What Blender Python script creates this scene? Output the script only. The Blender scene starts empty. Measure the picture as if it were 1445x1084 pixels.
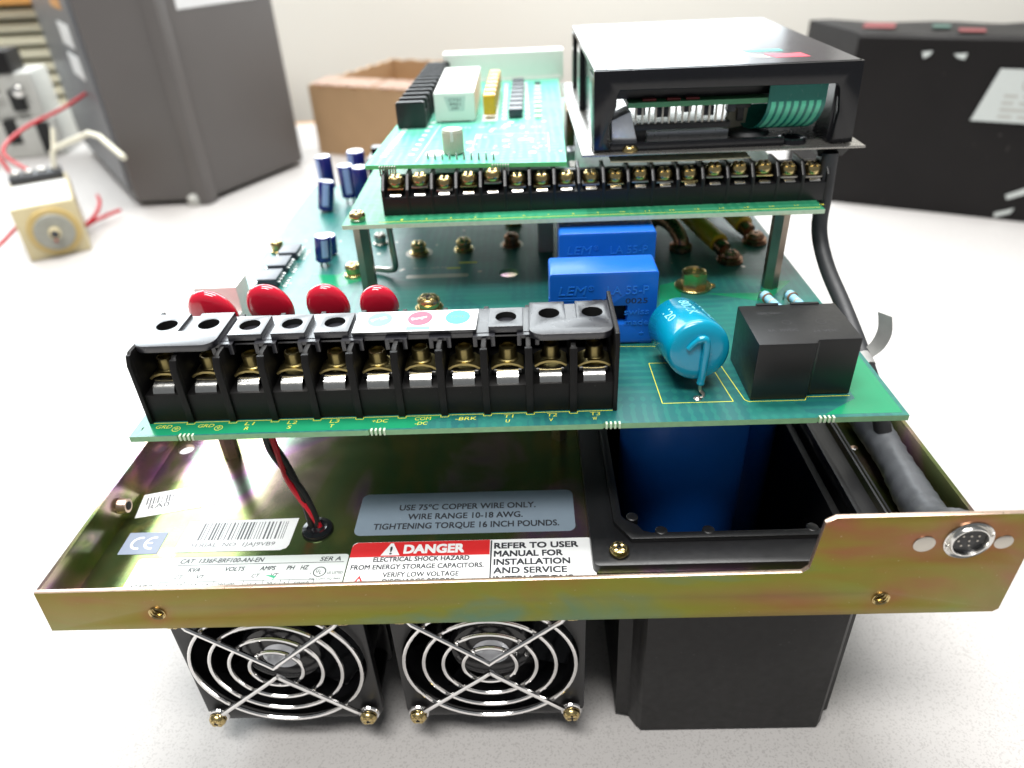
import bpy, bmesh, math, random
from math import radians, sin, cos, pi, atan2, sqrt
from mathutils import Vector, Matrix
random.seed(7)
S = bpy.context.scene
COL = S.collection
S.unit_settings.system = 'METRIC'
S.unit_settings.scale_length = 0.01          # one unit is one centimetre

# ------------------------------------------------------------------ camera
cam_d = bpy.data.cameras.new('camera'); cam = bpy.data.objects.new('camera', cam_d); COL.objects.link(cam)
def cam_axes(p, y, r):
    cy, sy, cp, sp = cos(y), sin(y), cos(p), sin(p)
    f = Vector((sy*cp, cy*cp, -sp)); rt = Vector((cy, -sy, 0)); up = rt.cross(f)
    cr, sr = cos(r), sin(r)
    return cr*rt + sr*up, -sr*rt + cr*up, f
rt, up, fw = cam_axes(0.57984256, -0.03308587, -0.04802905)
m = Matrix((rt, up, -fw)).transposed().to_4x4(); m.translation = (12.5773493, -13.8440572, 24.8862134)
cam.matrix_world = m
cam_d.sensor_width = 36; cam_d.lens = 25.1591
cam_d.clip_start = 0.5; cam_d.clip_end = 2000
cam_d.dof.use_dof = True; cam_d.dof.focus_distance = 22.6; cam_d.dof.aperture_fstop = 0.088
S.camera = cam

# ------------------------------------------------------------------ light and exposure
S.view_settings.view_transform = 'Standard'; S.view_settings.look = 'None'
S.view_settings.exposure = 0.0; S.view_settings.gamma = 1.0
W = bpy.data.worlds.new('World'); S.world = W; W.use_nodes = True
W.node_tree.nodes['Background'].inputs[0].default_value = (0.92, 0.96, 1.0, 1)
W.node_tree.nodes['Background'].inputs[1].default_value = 0.20
def area(name, loc, target, sx, sy, power, color=(1, 1, 1)):
    l = bpy.data.lights.new(name, 'AREA'); l.shape = 'RECTANGLE'; l.size = sx; l.size_y = sy
    l.energy = power; l.color = color
    o = bpy.data.objects.new(name, l); COL.objects.link(o); o.location = loc
    o.rotation_euler = (Vector(target) - Vector(loc)).to_track_quat('-Z', 'Y').to_euler()
    return o
for (wx, ww_, wp) in ((-71.5, 81, 250000), (12.0, 84, 135000)):      # two window bays in the rear wall, the left one brighter
    win = area('window_light', (wx, 111, 76), (wx, 0, 76), ww_, 110, wp, (0.86, 0.945, 1.0))
    win.rotation_euler = (radians(-90), 0, 0)
area('overhead_light', (-12, -52, 190), (2, 0, 0), 110, 40, 380000, (1.0, 0.985, 0.96))
area('overhead_light', (10, 60, 200), (10, 62, 0), 150, 50, 560000, (1.0, 0.99, 0.97))  # fill light added to brighten the rear wall, no known source

# ------------------------------------------------------------------ material helpers
MATS = {}
def new_mat(name):
    mt = bpy.data.materials.new(name); mt.use_nodes = True; MATS[name] = mt
    nt = mt.node_tree; b = nt.nodes['Principled BSDF']
    return mt, nt, b
def mat(name, col, rough=0.5, metal=0.0, var=0.08, vscale=1.5, bump=0.0, bscale=20, coat=0.0, spec=0.5, rvar=0.08, trans=0.0, speck=None):
    mt, nt, b = new_mat(name); N, L = nt.nodes.new, nt.links.new
    tc = N('ShaderNodeTexCoord'); nz = N('ShaderNodeTexNoise')
    nz.inputs['Scale'].default_value = vscale; nz.inputs['Detail'].default_value = 5
    L(tc.outputs['Object'], nz.inputs['Vector'])
    mx = N('ShaderNodeMix'); mx.data_type = 'RGBA'
    mx.inputs['A'].default_value = (*[c*(1-var) for c in col], 1); mx.inputs['B'].default_value = (*[min(1, c*(1+var)) for c in col], 1)
    L(nz.outputs['Fac'], mx.inputs['Factor'])
    out = mx.outputs['Result']
    if speck:
        n3 = N('ShaderNodeTexNoise'); n3.inputs['Scale'].default_value = speck[0]; n3.inputs['Detail'].default_value = 1
        L(tc.outputs['Object'], n3.inputs['Vector'])
        r = N('ShaderNodeValToRGB'); r.color_ramp.elements[0].position = speck[1]; r.color_ramp.elements[1].position = speck[1] + 0.05
        L(n3.outputs['Fac'], r.inputs['Fac'])
        m2 = N('ShaderNodeMix'); m2.data_type = 'RGBA'; m2.inputs['B'].default_value = (*speck[2], 1)
        L(r.outputs['Color'], m2.inputs['Factor']); L(out, m2.inputs['A']); out = m2.outputs['Result']
    L(out, b.inputs['Base Color'])
    n2 = N('ShaderNodeTexNoise'); n2.inputs['Scale'].default_value = vscale*3; n2.inputs['Detail'].default_value = 6
    L(tc.outputs['Object'], n2.inputs['Vector'])
    mr = N('ShaderNodeMapRange'); mr.inputs['To Min'].default_value = max(0.02, rough-rvar); mr.inputs['To Max'].default_value = min(1, rough+rvar)
    L(n2.outputs['Fac'], mr.inputs['Value']); L(mr.outputs['Result'], b.inputs['Roughness'])
    b.inputs['Metallic'].default_value = metal
    b.inputs['Coat Weight'].default_value = coat; b.inputs['Coat Roughness'].default_value = 0.06
    b.inputs['Specular IOR Level'].default_value = spec
    b.inputs['Transmission Weight'].default_value = trans
    if bump:
        n4 = N('ShaderNodeTexNoise'); n4.inputs['Scale'].default_value = bscale; n4.inputs['Detail'].default_value = 3
        L(tc.outputs['Object'], n4.inputs['Vector'])
        bp = N('ShaderNodeBump'); bp.inputs['Strength'].default_value = bump; bp.inputs['Distance'].default_value = 0.02
        L(n4.outputs['Fac'], bp.inputs['Height']); L(bp.outputs['Normal'], b.inputs['Normal'])
    return mt
def zinc(name, ramp, rough, scale, halos=(), stretch=(1, 1, 1)):
    """yellow passivated sheet: interference colours drift in broad patches, orange rings round the holes"""
    mt, nt, b = new_mat(name); N, L = nt.nodes.new, nt.links.new
    g = N('ShaderNodeNewGeometry')
    mp = N('ShaderNodeMapping'); mp.inputs['Scale'].default_value = stretch; L(g.outputs['Position'], mp.inputs['Vector'])
    nz = N('ShaderNodeTexNoise'); nz.inputs['Scale'].default_value = scale; nz.inputs['Detail'].default_value = 4; nz.inputs['Distortion'].default_value = 0.8
    L(mp.outputs['Vector'], nz.inputs['Vector'])
    ct = N('ShaderNodeMapRange'); ct.inputs['From Min'].default_value = 0.28; ct.inputs['From Max'].default_value = 0.72; ct.clamp = False
    L(nz.outputs['Fac'], ct.inputs['Value']); val = ct.outputs['Result']
    for (p, r, amt) in halos:
        d = N('ShaderNodeVectorMath'); d.operation = 'DISTANCE'; d.inputs[1].default_value = p
        L(g.outputs['Position'], d.inputs[0])
        mr = N('ShaderNodeMapRange'); mr.interpolation_type = 'SMOOTHSTEP'
        mr.inputs['From Min'].default_value = r*0.25; mr.inputs['From Max'].default_value = r
        mr.inputs['To Min'].default_value = amt; mr.inputs['To Max'].default_value = 0
        L(d.outputs['Value'], mr.inputs['Value'])
        a = N('ShaderNodeMath'); a.operation = 'ADD'; L(val, a.inputs[0]); L(mr.outputs['Result'], a.inputs[1]); val = a.outputs['Value']
    rp = N('ShaderNodeValToRGB'); cr = rp.color_ramp
    cr.elements[0].position = ramp[0][0]; cr.elements[0].color = (*ramp[0][1], 1)
    cr.elements[1].position = ramp[-1][0]; cr.elements[1].color = (*ramp[-1][1], 1)
    for p, c in ramp[1:-1]:
        e = cr.elements.new(p); e.color = (*c, 1)
    L(val, rp.inputs['Fac'])
    # fine bright specks and scratches
    n3 = N('ShaderNodeTexNoise'); n3.inputs['Scale'].default_value = 9; n3.inputs['Detail'].default_value = 4; L(g.outputs['Position'], n3.inputs['Vector'])
    r3 = N('ShaderNodeValToRGB'); r3.color_ramp.elements[0].position = 0.69; r3.color_ramp.elements[1].position = 0.76
    L(n3.outputs['Fac'], r3.inputs['Fac'])
    mx = N('ShaderNodeMix'); mx.data_type = 'RGBA'; mx.inputs['B'].default_value = (0.75, 0.72, 0.6, 1)
    ml = N('ShaderNodeMath'); ml.operation = 'MULTIPLY'; ml.inputs[1].default_value = 0.4; L(r3.outputs['Color'], ml.inputs[0])
    L(ml.outputs['Value'], mx.inputs['Factor']); L(rp.outputs['Color'], mx.inputs['A'])
    L(mx.outputs['Result'], b.inputs['Base Color'])
    b.inputs['Metallic'].default_value = 0.92
    n2 = N('ShaderNodeTexNoise'); n2.inputs['Scale'].default_value = 1.2; n2.inputs['Detail'].default_value = 6; L(g.outputs['Position'], n2.inputs['Vector'])
    mr = N('ShaderNodeMapRange'); mr.inputs['To Min'].default_value = rough-0.09; mr.inputs['To Max'].default_value = rough+0.09
    L(n2.outputs['Fac'], mr.inputs['Value']); L(mr.outputs['Result'], b.inputs['Roughness'])
    n4 = N('ShaderNodeTexNoise'); n4.inputs['Scale'].default_value = 25; L(g.outputs['Position'], n4.inputs['Vector'])
    bp = N('ShaderNodeBump'); bp.inputs['Strength'].default_value = 0.12; bp.inputs['Distance'].default_value = 0.01
    L(n4.outputs['Fac'], bp.inputs['Height']); L(bp.outputs['Normal'], b.inputs['Normal'])
    return mt
def pcb(name, c1, c2, c3, rough=0.18, scale=0.55, trace=0.35):
    """solder mask: broad copper areas, fine parallel traces and pads read as slightly different greens"""
    mt, nt, b = new_mat(name); N, L = nt.nodes.new, nt.links.new
    tc = N('ShaderNodeTexCoord')
    v = N('ShaderNodeTexVoronoi'); v.distance = 'CHEBYCHEV'; v.inputs['Scale'].default_value = scale; v.inputs['Randomness'].default_value = 0.9
    L(tc.outputs['Object'], v.inputs['Vector'])
    sp = N('ShaderNodeSeparateColor'); L(v.outputs['Color'], sp.inputs['Color'])
    mx = N('ShaderNodeMix'); mx.data_type = 'RGBA'; mx.inputs['A'].default_value = (*c1, 1); mx.inputs['B'].default_value = (*c2, 1)
    r0 = N('ShaderNodeValToRGB'); r0.color_ramp.elements[0].position = 0.4; r0.color_ramp.elements[1].position = 0.55
    L(sp.outputs['Red'], r0.inputs['Fac']); L(r0.outputs['Color'], mx.inputs['Factor'])
    # traces: bands, direction chosen per cell
    mp = N('ShaderNodeMapping'); L(tc.outputs['Object'], mp.inputs['Vector'])
    w = N('ShaderNodeTexWave'); w.bands_direction = 'X'; w.inputs['Scale'].default_value = 0.9; w.inputs['Distortion'].default_value = 1.5; w.inputs['Detail'].default_value = 0
    L(mp.outputs['Vector'], w.inputs['Vector'])
    w2 = N('ShaderNodeTexWave'); w2.bands_direction = 'Y'; w2.inputs['Scale'].default_value = 0.8; w2.inputs['Distortion'].default_value = 1.2; w2.inputs['Detail'].default_value = 0
    L(mp.outputs['Vector'], w2.inputs['Vector'])
    mw = N('ShaderNodeMix'); L(sp.outputs['Green'], mw.inputs['Factor']); L(w.outputs['Fac'], mw.inputs['A']); L(w2.outputs['Fac'], mw.inputs['B'])
    r1 = N('ShaderNodeValToRGB'); r1.color_ramp.elements[0].position = 0.62; r1.color_ramp.elements[1].position = 0.7
    L(mw.outputs['Result'], r1.inputs['Fac'])
    ml = N('ShaderNodeMath'); ml.operation = 'MULTIPLY'; ml.inputs[1].default_value = trace; L(r1.outputs['Color'], ml.inputs[0])
    m2 = N('ShaderNodeMix'); m2.data_type = 'RGBA'; m2.inputs['B'].default_value = (*c3, 1)
    L(ml.outputs['Value'], m2.inputs['Factor']); L(mx.outputs['Result'], m2.inputs['A']); L(m2.outputs['Result'], b.inputs['Base Color'])
    n2 = N('ShaderNodeTexNoise'); n2.inputs['Scale'].default_value = 2.5; n2.inputs['Detail'].default_value = 6; L(tc.outputs['Object'], n2.inputs['Vector'])
    mr = N('ShaderNodeMapRange'); mr.inputs['To Min'].default_value = rough-0.06; mr.inputs['To Max'].default_value = rough+0.1
    L(n2.outputs['Fac'], mr.inputs['Value']); L(mr.outputs['Result'], b.inputs['Roughness'])
    bp = N('ShaderNodeBump'); bp.inputs['Strength'].default_value = 0.15; bp.inputs['Distance'].default_value = 0.01
    L(m2.outputs['Result'], bp.inputs['Height']); L(bp.outputs['Normal'], b.inputs['Normal'])
    return mt

RAMP_FLANGE = [(0.12, (0.115, 0.20, 0.12)), (0.36, (0.195, 0.20, 0.032)), (0.6, (0.225, 0.165, 0.034)), (0.8, (0.25, 0.12, 0.045)), (1.0, (0.29, 0.10, 0.065))]
RAMP_FLOOR = [(0.1, (0.34, 0.30, 0.10)), (0.3, (0.20, 0.28, 0.11)), (0.5, (0.27, 0.29, 0.11)), (0.66, (0.46, 0.32, 0.28)), (0.8, (0.44, 0.24, 0.38)), (0.95, (0.26, 0.38, 0.27))]
M_ZFRONT = zinc('zinc_front', RAMP_FLANGE, 0.36, 0.16, [((1.35, 0, 8.11), 0.75, 0.2), ((22.39, 0, 8.08), 0.85, 0.2), ((24.18, 0, 10.35), 1.7, 0.16), ((23.0, 0, 10.3), 0.9, 0.1), ((20.2, 0, 11.3), 1.2, 0.14), ((24, 0, 11.6), 1.3, 0.12), ((26.0, 0, 8.6), 1.0, 0.12)], (1, 1, 1.6))
M_ZFLOOR = zinc('zinc_floor', RAMP_FLOOR, 0.2, 0.22, [((-1.22, 8.44, 7.65), 1.0, 0.2), ((5.1, 3.8, 7.65), 1.0, -0.1)], (1.3, 0.7, 1))
M_ZEDGE = mat('zinc_cut_edge', (0.62, 0.46, 0.36), 0.3, 0.9, 0.15, 3)
M_GOLD = mat('zinc_screw', (0.62, 0.48, 0.22), 0.24, 1.0, 0.18, 6)
M_POST = mat('brown_nickel_post', (0.30, 0.25, 0.20), 0.36, 1.0, 0.25, 1.5)
M_SHADEGOLD = mat('zinc_screw_shaded', (0.36, 0.29, 0.12), 0.34, 1.0, 0.2, 6)  # darker copy of the screw gold, the cover's shade put into the colour
M_COPPERY = mat('darkened_screw', (0.36, 0.20, 0.12), 0.28, 1.0, 0.25, 5)
M_STEEL = mat('nickel', (0.72, 0.71, 0.68), 0.2, 1.0, 0.05, 4)
M_SATIN = mat('satin_steel', (0.50, 0.47, 0.42), 0.33, 1.0, 0.12, 2)
M_CHROME = mat('chromed_wire', (0.78, 0.77, 0.76), 0.13, 1.0, 0.04, 4, rvar=0.05)
M_BLACK = mat('black_plastic', (0.008, 0.008, 0.009), 0.38, 0, 0.2, 2, 0.08, 30)
M_BLACKM = mat('matt_black_plastic', (0.007, 0.0065, 0.0065), 0.48, 0, 0.3, 1.0, 0.12, 40, spec=0.25, speck=(9, 0.75, (0.035, 0.035, 0.035)))
M_GLOSS = mat('gloss_black_plastic', (0.009, 0.009, 0.011), 0.16, 0, 0.2, 1.5)
M_HOLE = mat('hole_dark', (0.006, 0.006, 0.006), 0.7)
M_TBTOP = mat('terminal_cover_black', (0.018, 0.018, 0.023), 0.3, 0, 0.2, 3, 0.1, 60, spec=1.0)
M_PCB = pcb('main_board_green', (0.008, 0.115, 0.112), (0.010, 0.145, 0.122), (0.018, 0.21, 0.155), 0.34)
M_PCB.node_tree.nodes['Principled BSDF'].inputs['Specular IOR Level'].default_value = 0.75
M_PCBE = mat('board_edge', (0.24, 0.46, 0.25), 0.55, 0, 0.2, 4)
M_UP = pcb('control_board_green', (0.02, 0.20, 0.10), (0.03, 0.27, 0.14), (0.10, 0.38, 0.2), 0.32)
M_UPE = mat('control_board_edge', (0.62, 0.76, 0.56), 0.6, 0, 0.2, 6)
M_SM = pcb('option_board_green', (0.08, 0.42, 0.29), (0.10, 0.49, 0.34), (0.28, 0.62, 0.49), 0.46, 0.8)
for mt_ in (M_UP, M_SM): mt_.node_tree.nodes['Principled BSDF'].inputs['Specular IOR Level'].default_value = 0.28
M_SME = mat('option_board_edge', (0.12, 0.55, 0.18), 0.5, 0, 0.15, 4)
M_SILK = mat('yellow_silkscreen', (0.72, 0.70, 0.05), 0.6)
M_SILKW = mat('white_silkscreen', (0.78, 0.84, 0.80), 0.6)
M_BLUE = mat('blue_plastic', (0.006, 0.13, 0.60), 0.36, 0, 0.08, 1.2, 0.05, 40)
M_BLUEPRINT = mat('blue_relief', (0.02, 0.20, 0.72), 0.36)
M_TURQ = mat('turquoise_lacquer', (0.0, 0.27, 0.42), 0.24, 0, 0.06, 1.5, 0.04, 12, coat=0.5)
M_TURQP = mat('pale_print', (0.25, 0.68, 0.80), 0.5)
M_RED = mat('red_epoxy', (0.60, 0.012, 0.035), 0.14, 0, 0.08, 1.5, 0.03, 6, coat=0.6)
M_NAVY = mat('navy_sleeve', (0.012, 0.016, 0.16), 0.22, 0, 0.1, 3, coat=0.4)
M_STRIPE = mat('pale_blue_stripe', (0.32, 0.42, 0.72), 0.3)
M_ALU = mat('can_aluminium', (0.85, 0.85, 0.86), 0.35, 0.8, 0.05, 4)
M_WHITE = mat('white_plastic', (0.80, 0.80, 0.76), 0.42, 0, 0.03, 2)
M_GREYP = mat('pale_grey_plastic', (0.45, 0.45, 0.42), 0.5)
M_KNOB = mat('knob_plastic', (0.52, 0.50, 0.40), 0.4, 0, 0.08, 4)
M_ORANGE = mat('orange_dipped', (0.68, 0.36, 0.012), 0.25, 0, 0.12, 4)
M_DIP = mat('chip_black', (0.035, 0.04, 0.055), 0.33, 0, 0.15, 5)
M_YSLEEVE = mat('yellow_sleeve', (0.66, 0.40, 0.02), 0.3, 0, 0.15, 2)
M_RES = mat('pale_blue_resistor', (0.30, 0.58, 0.74), 0.4)
M_REDWIRE = mat('red_wire', (0.48, 0.008, 0.02), 0.32)
M_BLKWIRE = mat('black_wire', (0.012, 0.012, 0.012), 0.35)
M_CABLE = mat('grey_black_cable', (0.03, 0.031, 0.034), 0.5, 0, 0.25, 1.5, 0.15, 20)
M_TAPE = mat('pale_tape', (0.36, 0.36, 0.35), 0.45, 0, 0.2, 3)
M_HOSE = mat('dusty_sleeve', (0.075, 0.08, 0.088), 0.42, 0, 0.35, 1.0, 0.4, 3)
M_GLABEL = mat('grey_blue_label', (0.22, 0.28, 0.34), 0.36, 0.1, 0.05, 3, speck=(14, 0.76, (0.5, 0.5, 0.5)))
M_WLABEL = mat('white_label', (0.82, 0.83, 0.83), 0.35, 0, 0.03, 2)
M_PALELABEL = mat('pale_grey_label', (0.58, 0.62, 0.60), 0.4, 0, 0.04, 2)
M_CELABEL = mat('ce_grey_label', (0.24, 0.28, 0.36), 0.4)
M_LRED = mat('label_red', (0.62, 0.02, 0.022), 0.4)
M_INK = mat('label_ink', (0.02, 0.022, 0.028), 0.5)
M_INKG = mat('grey_ink', (0.10, 0.105, 0.11), 0.5)
M_GREENP = mat('green_print', (0.02, 0.32, 0.16), 0.5)
M_TEALP = mat('teal_sticker_print', (0.03, 0.36, 0.30), 0.45)
M_PINKP = mat('red_sticker_print', (0.62, 0.045, 0.10), 0.45)
M_PALETEAL = mat('pale_teal_print', (0.12, 0.47, 0.50), 0.45)
M_RIBBON = mat('ribbon_film', (0.02, 0.20, 0.16), 0.25, 0, 0.1, 3)
M_RIBBONG = mat('ribbon_conductor_green', (0.12, 0.62, 0.40), 0.3, 0, 0.1, 3)
M_PLATE = mat('grey_steel_plate', (0.40, 0.385, 0.36), 0.28, 0.85, 0.1, 1.0)
M_INSUL = mat('insulating_sheet', (0.50, 0.47, 0.36), 0.5, 0, 0.1, 2)
M_DISP = mat('display_film', (0.03, 0.03, 0.036), 0.2, 0, 0.15, 1.0, rvar=0.04)
M_SILVER = mat('silver_foil', (0.6, 0.62, 0.66), 0.3, 0.9, 0.1, 3)
M_HEAT = mat('heatsink_aluminium', (0.16, 0.16, 0.165), 0.5, 0.7, 0.15, 2)
M_CARD = mat('cardboard', (0.38, 0.24, 0.125), 0.75, 0, 0.12, 0.25, 0.15, 6)
M_CARDE = mat('cardboard_pale_edge', (0.55, 0.40, 0.32), 0.8, 0, 0.15, 1.5, 0.2, 8)
M_GREYBOX = mat('charcoal_plastic', (0.105, 0.096, 0.092), 0.5, 0, 0.12, 0.1, 0.1, 8)
M_GREYBOXLIT = mat('charcoal_lit_bezel', (0.13, 0.135, 0.145), 0.4, 0, 0.12, 0.2)  # paler, bluer charcoal: the light on that side put into the colour
M_DKBOX = mat('black_carton', (0.010, 0.0088, 0.0088), 0.55, 0, 0.4, 0.12, 0.1, 4, spec=0.22, speck=(2.2, 0.78, (0.08, 0.075, 0.07)))
M_CREAM = mat('cream_bakelite', (0.58, 0.50, 0.30), 0.45, 0, 0.12, 0.5)
M_DIAL = mat('dial_grey', (0.30, 0.30, 0.26), 0.4, 0, 0.2, 1.5)
M_DIALR = mat('amber_ring', (0.52, 0.38, 0.14), 0.35, 0, 0.15, 1.0)
M_WWIRE = mat('cream_wire', (0.72, 0.69, 0.56), 0.45)
M_WALL = mat('painted_wall', (0.80, 0.795, 0.74), 0.7, 0, 0.03, 0.02, 0.05, 3)
M_TABLE = mat('speckled_laminate', (0.50, 0.482, 0.468), 0.45, 0, 0.05, 0.12, 0.06, 14, speck=(15, 0.57, (0.41, 0.392, 0.38)))
M_WOOD = mat('orange_wood', (0.62, 0.30, 0.08), 0.5, 0, 0.15, 0.3)
M_BLIND = mat('ivory_slats', (0.70, 0.68, 0.52), 0.5)
M_FADER = mat('faded_red_print', (0.17, 0.025, 0.028), 0.5, 0, 0.3, 1.0)
M_FADET = mat('faded_green_print', (0.04, 0.10, 0.08), 0.5, 0, 0.3, 1.0)
M_PLATEH = mat('dark_wood_frame', (0.10, 0.06, 0.045), 0.5)

# ------------------------------------------------------------------ geometry helpers
WLOC = {}
def curve_mesh(loops, half, bevel=0.0, fontless=True):
    cu = bpy.data.curves.new('tmp', 'CURVE'); cu.dimensions = '2D'; cu.fill_mode = 'BOTH'
    cu.extrude = max(half - bevel, 0.0); cu.bevel_depth = bevel; cu.bevel_resolution = 1
    cu.offset = -bevel
    for lp in loops:
        s = cu.splines.new('POLY'); s.points.add(len(lp)-1)
        for p, q in zip(s.points, lp): p.co = (q[0], q[1], 0, 1)
        s.use_cyclic_u = True
    o = bpy.data.objects.new('tmp', cu); me = bpy.data.meshes.new_from_object(o)
    bpy.data.objects.remove(o); bpy.data.curves.remove(cu)
    return me
def text_mesh(body, bold=0.0, shear=0.0, space=1.0):
    cu = bpy.data.curves.new('tmp', 'FONT'); cu.body = body; cu.size = 1; cu.resolution_u = 3
    cu.offset = bold; cu.shear = shear; cu.space_character = space; cu.extrude = 0.0
    o = bpy.data.objects.new('tmp', cu); me = bpy.data.meshes.new_from_object(o)
    bpy.data.objects.remove(o); bpy.data.curves.remove(cu)
    return me
def rrect(x0, y0, x1, y1, r=0.0, n=5):
    if r <= 0: return [(x0, y0), (x1, y0), (x1, y1), (x0, y1)]
    out = []
    for cx, cy, a in ((x1-r, y0+r, -90), (x1-r, y1-r, 0), (x0+r, y1-r, 90), (x0+r, y0+r, 180)):
        for k in range(n+1):
            t = radians(a + 90*k/n); out.append((cx + r*cos(t), cy + r*sin(t)))
    return out
def circ(x, y, r, n=24, ry=None):
    ry = r if ry is None else ry
    return [(x + r*cos(2*pi*k/n), y + ry*sin(2*pi*k/n)) for k in range(n)]
def basis(d):
    d = Vector(d).normalized(); a = Vector((0, 0, 1)) if abs(d.z) < 0.9 else Vector((1, 0, 0))
    u = d.cross(a).normalized(); return u, d.cross(u).normalized(), d
def frame(o, x, y):
    x = Vector(x).normalized(); y = Vector(y); y = (y - x*x.dot(y)).normalized(); z = x.cross(y)
    mm = Matrix((x, y, z)).transposed().to_4x4(); mm.translation = Vector(o); return mm
def smooth_path(pts, k=6):
    P = [Vector(p) for p in pts]; out = []
    for i in range(len(P)-1):
        p0 = P[max(i-1, 0)]; p1 = P[i]; p2 = P[i+1]; p3 = P[min(i+2, len(P)-1)]
        for j in range(k):
            t = j/k
            out.append(0.5*((2*p1) + (p2-p0)*t + (2*p0-5*p1+4*p2-p3)*t*t + (3*p1-p0-3*p2+p3)*t**3))
    out.append(P[-1]); return out
class G:
    def __init__(s): s.bm = bmesh.new()
    def _add(s, tmp, mi=0, M=None):
        for f in tmp.faces: f.material_index = f.material_index if mi is None else mi
        if M is not None: bmesh.ops.transform(tmp, matrix=M, verts=tmp.verts)
        me = bpy.data.meshes.new('t'); tmp.to_mesh(me); tmp.free(); s.bm.from_mesh(me); bpy.data.meshes.remove(me); return s
    def mesh(s, me, M=None, mi=0):
        t = bmesh.new(); t.from_mesh(me); bpy.data.meshes.remove(me); return s._add(t, mi, M)
    def box(s, x0, y0, z0, x1, y1, z1, bev=0.0, mi=0, M=None, seg=2):
        t = bmesh.new(); bmesh.ops.create_cube(t, size=1)
        for v in t.verts: v.co = ((x0+x1)/2 + v.co.x*(x1-x0), (y0+y1)/2 + v.co.y*(y1-y0), (z0+z1)/2 + v.co.z*(z1-z0))
        if bev: bmesh.ops.bevel(t, geom=t.edges[:], offset=bev, segments=seg, profile=0.7, affect='EDGES')
        return s._add(t, mi, M)
    def hexa(s, bot, top, bev=0.0, mi=0, M=None):
        t = bmesh.new(); n = len(bot)
        a = [t.verts.new(p) for p in bot]; b = [t.verts.new(p) for p in top]
        t.faces.new(a[::-1]); t.faces.new(b)
        for i in range(n): t.faces.new((a[i], a[(i+1) % n], b[(i+1) % n], b[i]))
        bmesh.ops.recalc_face_normals(t, faces=t.faces)
        if bev: bmesh.ops.bevel(t, geom=t.edges[:], offset=bev, segments=2, profile=0.7, affect='EDGES')
        return s._add(t, mi, M)
    def lathe(s, prof, o=(0, 0, 0), d=(0, 0, 1), n=24, mi=0, M=None, sx=1.0, cap=True):
        u, w, d = basis(d); o = Vector(o); t = bmesh.new(); rings = []
        for r, h in prof:
            if r < 1e-6: rings.append([t.verts.new(o + d*h)])
            else: rings.append([t.verts.new(o + d*h + u*(r*sx*cos(2*pi*k/n)) + w*(r*sin(2*pi*k/n))) for k in range(n)])
        for a, b in zip(rings, rings[1:]):
            for k in range(n):
                q = [a[k % len(a)], a[(k+1) % n % len(a)], b[(k+1) % n % len(b)], b[k % len(b)]]
                q2 = []
                for v in q:
                    if v not in q2: q2.append(v)
                if len(q2) > 2:
                    try: t.faces.new(q2)
                    except ValueError: pass
        if cap and len(rings[0]) > 1 and prof[0] != prof[-1]: t.faces.new(rings[0])
        if cap and len(rings[-1]) > 1 and prof[0] != prof[-1]: t.faces.new(rings[-1])
        bmesh.ops.recalc_face_normals(t, faces=t.faces)
        return s._add(t, mi, M)
    def cyl(s, p0, p1, r, r2=None, n=20, bev=0.0, mi=0, M=None):
        p0, p1 = Vector(p0), Vector(p1); h = (p1-p0).length; r2 = r if r2 is None else r2
        pr = [(r, 0), (r2, h)] if not bev else [(r-bev, 0), (r, bev), (r2, h-bev), (r2-bev*0.7, h-bev*0.25), (r2-bev*1.6, h)]
        return s.lathe(pr, p0, p1-p0, n, mi, M)
    def tube(s, pts, r, n=8, closed=False, mi=0, M=None):
        P = [Vector(p) for p in pts]; t = bmesh.new(); rings = []; L = len(P); u = None
        for i in range(L):
            if closed: d = P[(i+1) % L] - P[i-1]
            else: d = P[min(i+1, L-1)] - P[max(i-1, 0)]
            d.normalize()
            u = basis(d)[0] if u is None else (u - d*u.dot(d)).normalized()
            w = d.cross(u); rr = r[i] if isinstance(r, (list, tuple)) else r
            rings.append([t.verts.new(P[i] + u*(rr*cos(2*pi*k/n)) + w*(rr*sin(2*pi*k/n))) for k in range(n)])
        for i in range(L if closed else L-1):
            a, b = rings[i], rings[(i+1) % L]
            for k in range(n): t.faces.new((a[k], a[(k+1) % n], b[(k+1) % n], b[k]))
        if not closed: t.faces.new(rings[0][::-1]); t.faces.new(rings[-1])
        bmesh.ops.recalc_face_normals(t, faces=t.faces)
        return s._add(t, mi, M)
    def strip(s, pts, w, th, wdir, mi=0):
        """a bent flat bar: PTS its centre line, WDIR the direction of its width"""
        P = [Vector(p) for p in pts]; wd = Vector(wdir).normalized(); t = bmesh.new(); rings = []
        for i in range(len(P)):
            d = (P[min(i+1, len(P)-1)] - P[max(i-1, 0)]).normalized(); nn = d.cross(wd).normalized()
            rings.append([t.verts.new(P[i] + wd*(a*w/2) + nn*(b*th/2)) for a, b in ((-1, -1), (1, -1), (1, 1), (-1, 1))])
        for a, b in zip(rings, rings[1:]):
            for k in range(4): t.faces.new((a[k], a[(k+1) % 4], b[(k+1) % 4], b[k]))
        t.faces.new(rings[0][::-1]); t.faces.new(rings[-1]); bmesh.ops.recalc_face_normals(t, faces=t.faces)
        return s._add(t, mi)
    def plate(s, loops, z0, z1, bev=0.0, M=None, mi=0, edge=None):
        me = curve_mesh(loops, (z1-z0)/2, bev); t = bmesh.new(); t.from_mesh(me); bpy.data.meshes.remove(me)
        bmesh.ops.remove_doubles(t, verts=t.verts, dist=1e-5)
        t.normal_update()
        for f in t.faces: f.material_index = mi if (edge is None or abs(f.normal.z) > 0.6) else edge
        bmesh.ops.translate(t, vec=(0, 0, (z0+z1)/2), verts=t.verts)
        return s._add(t, None, M)
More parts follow.
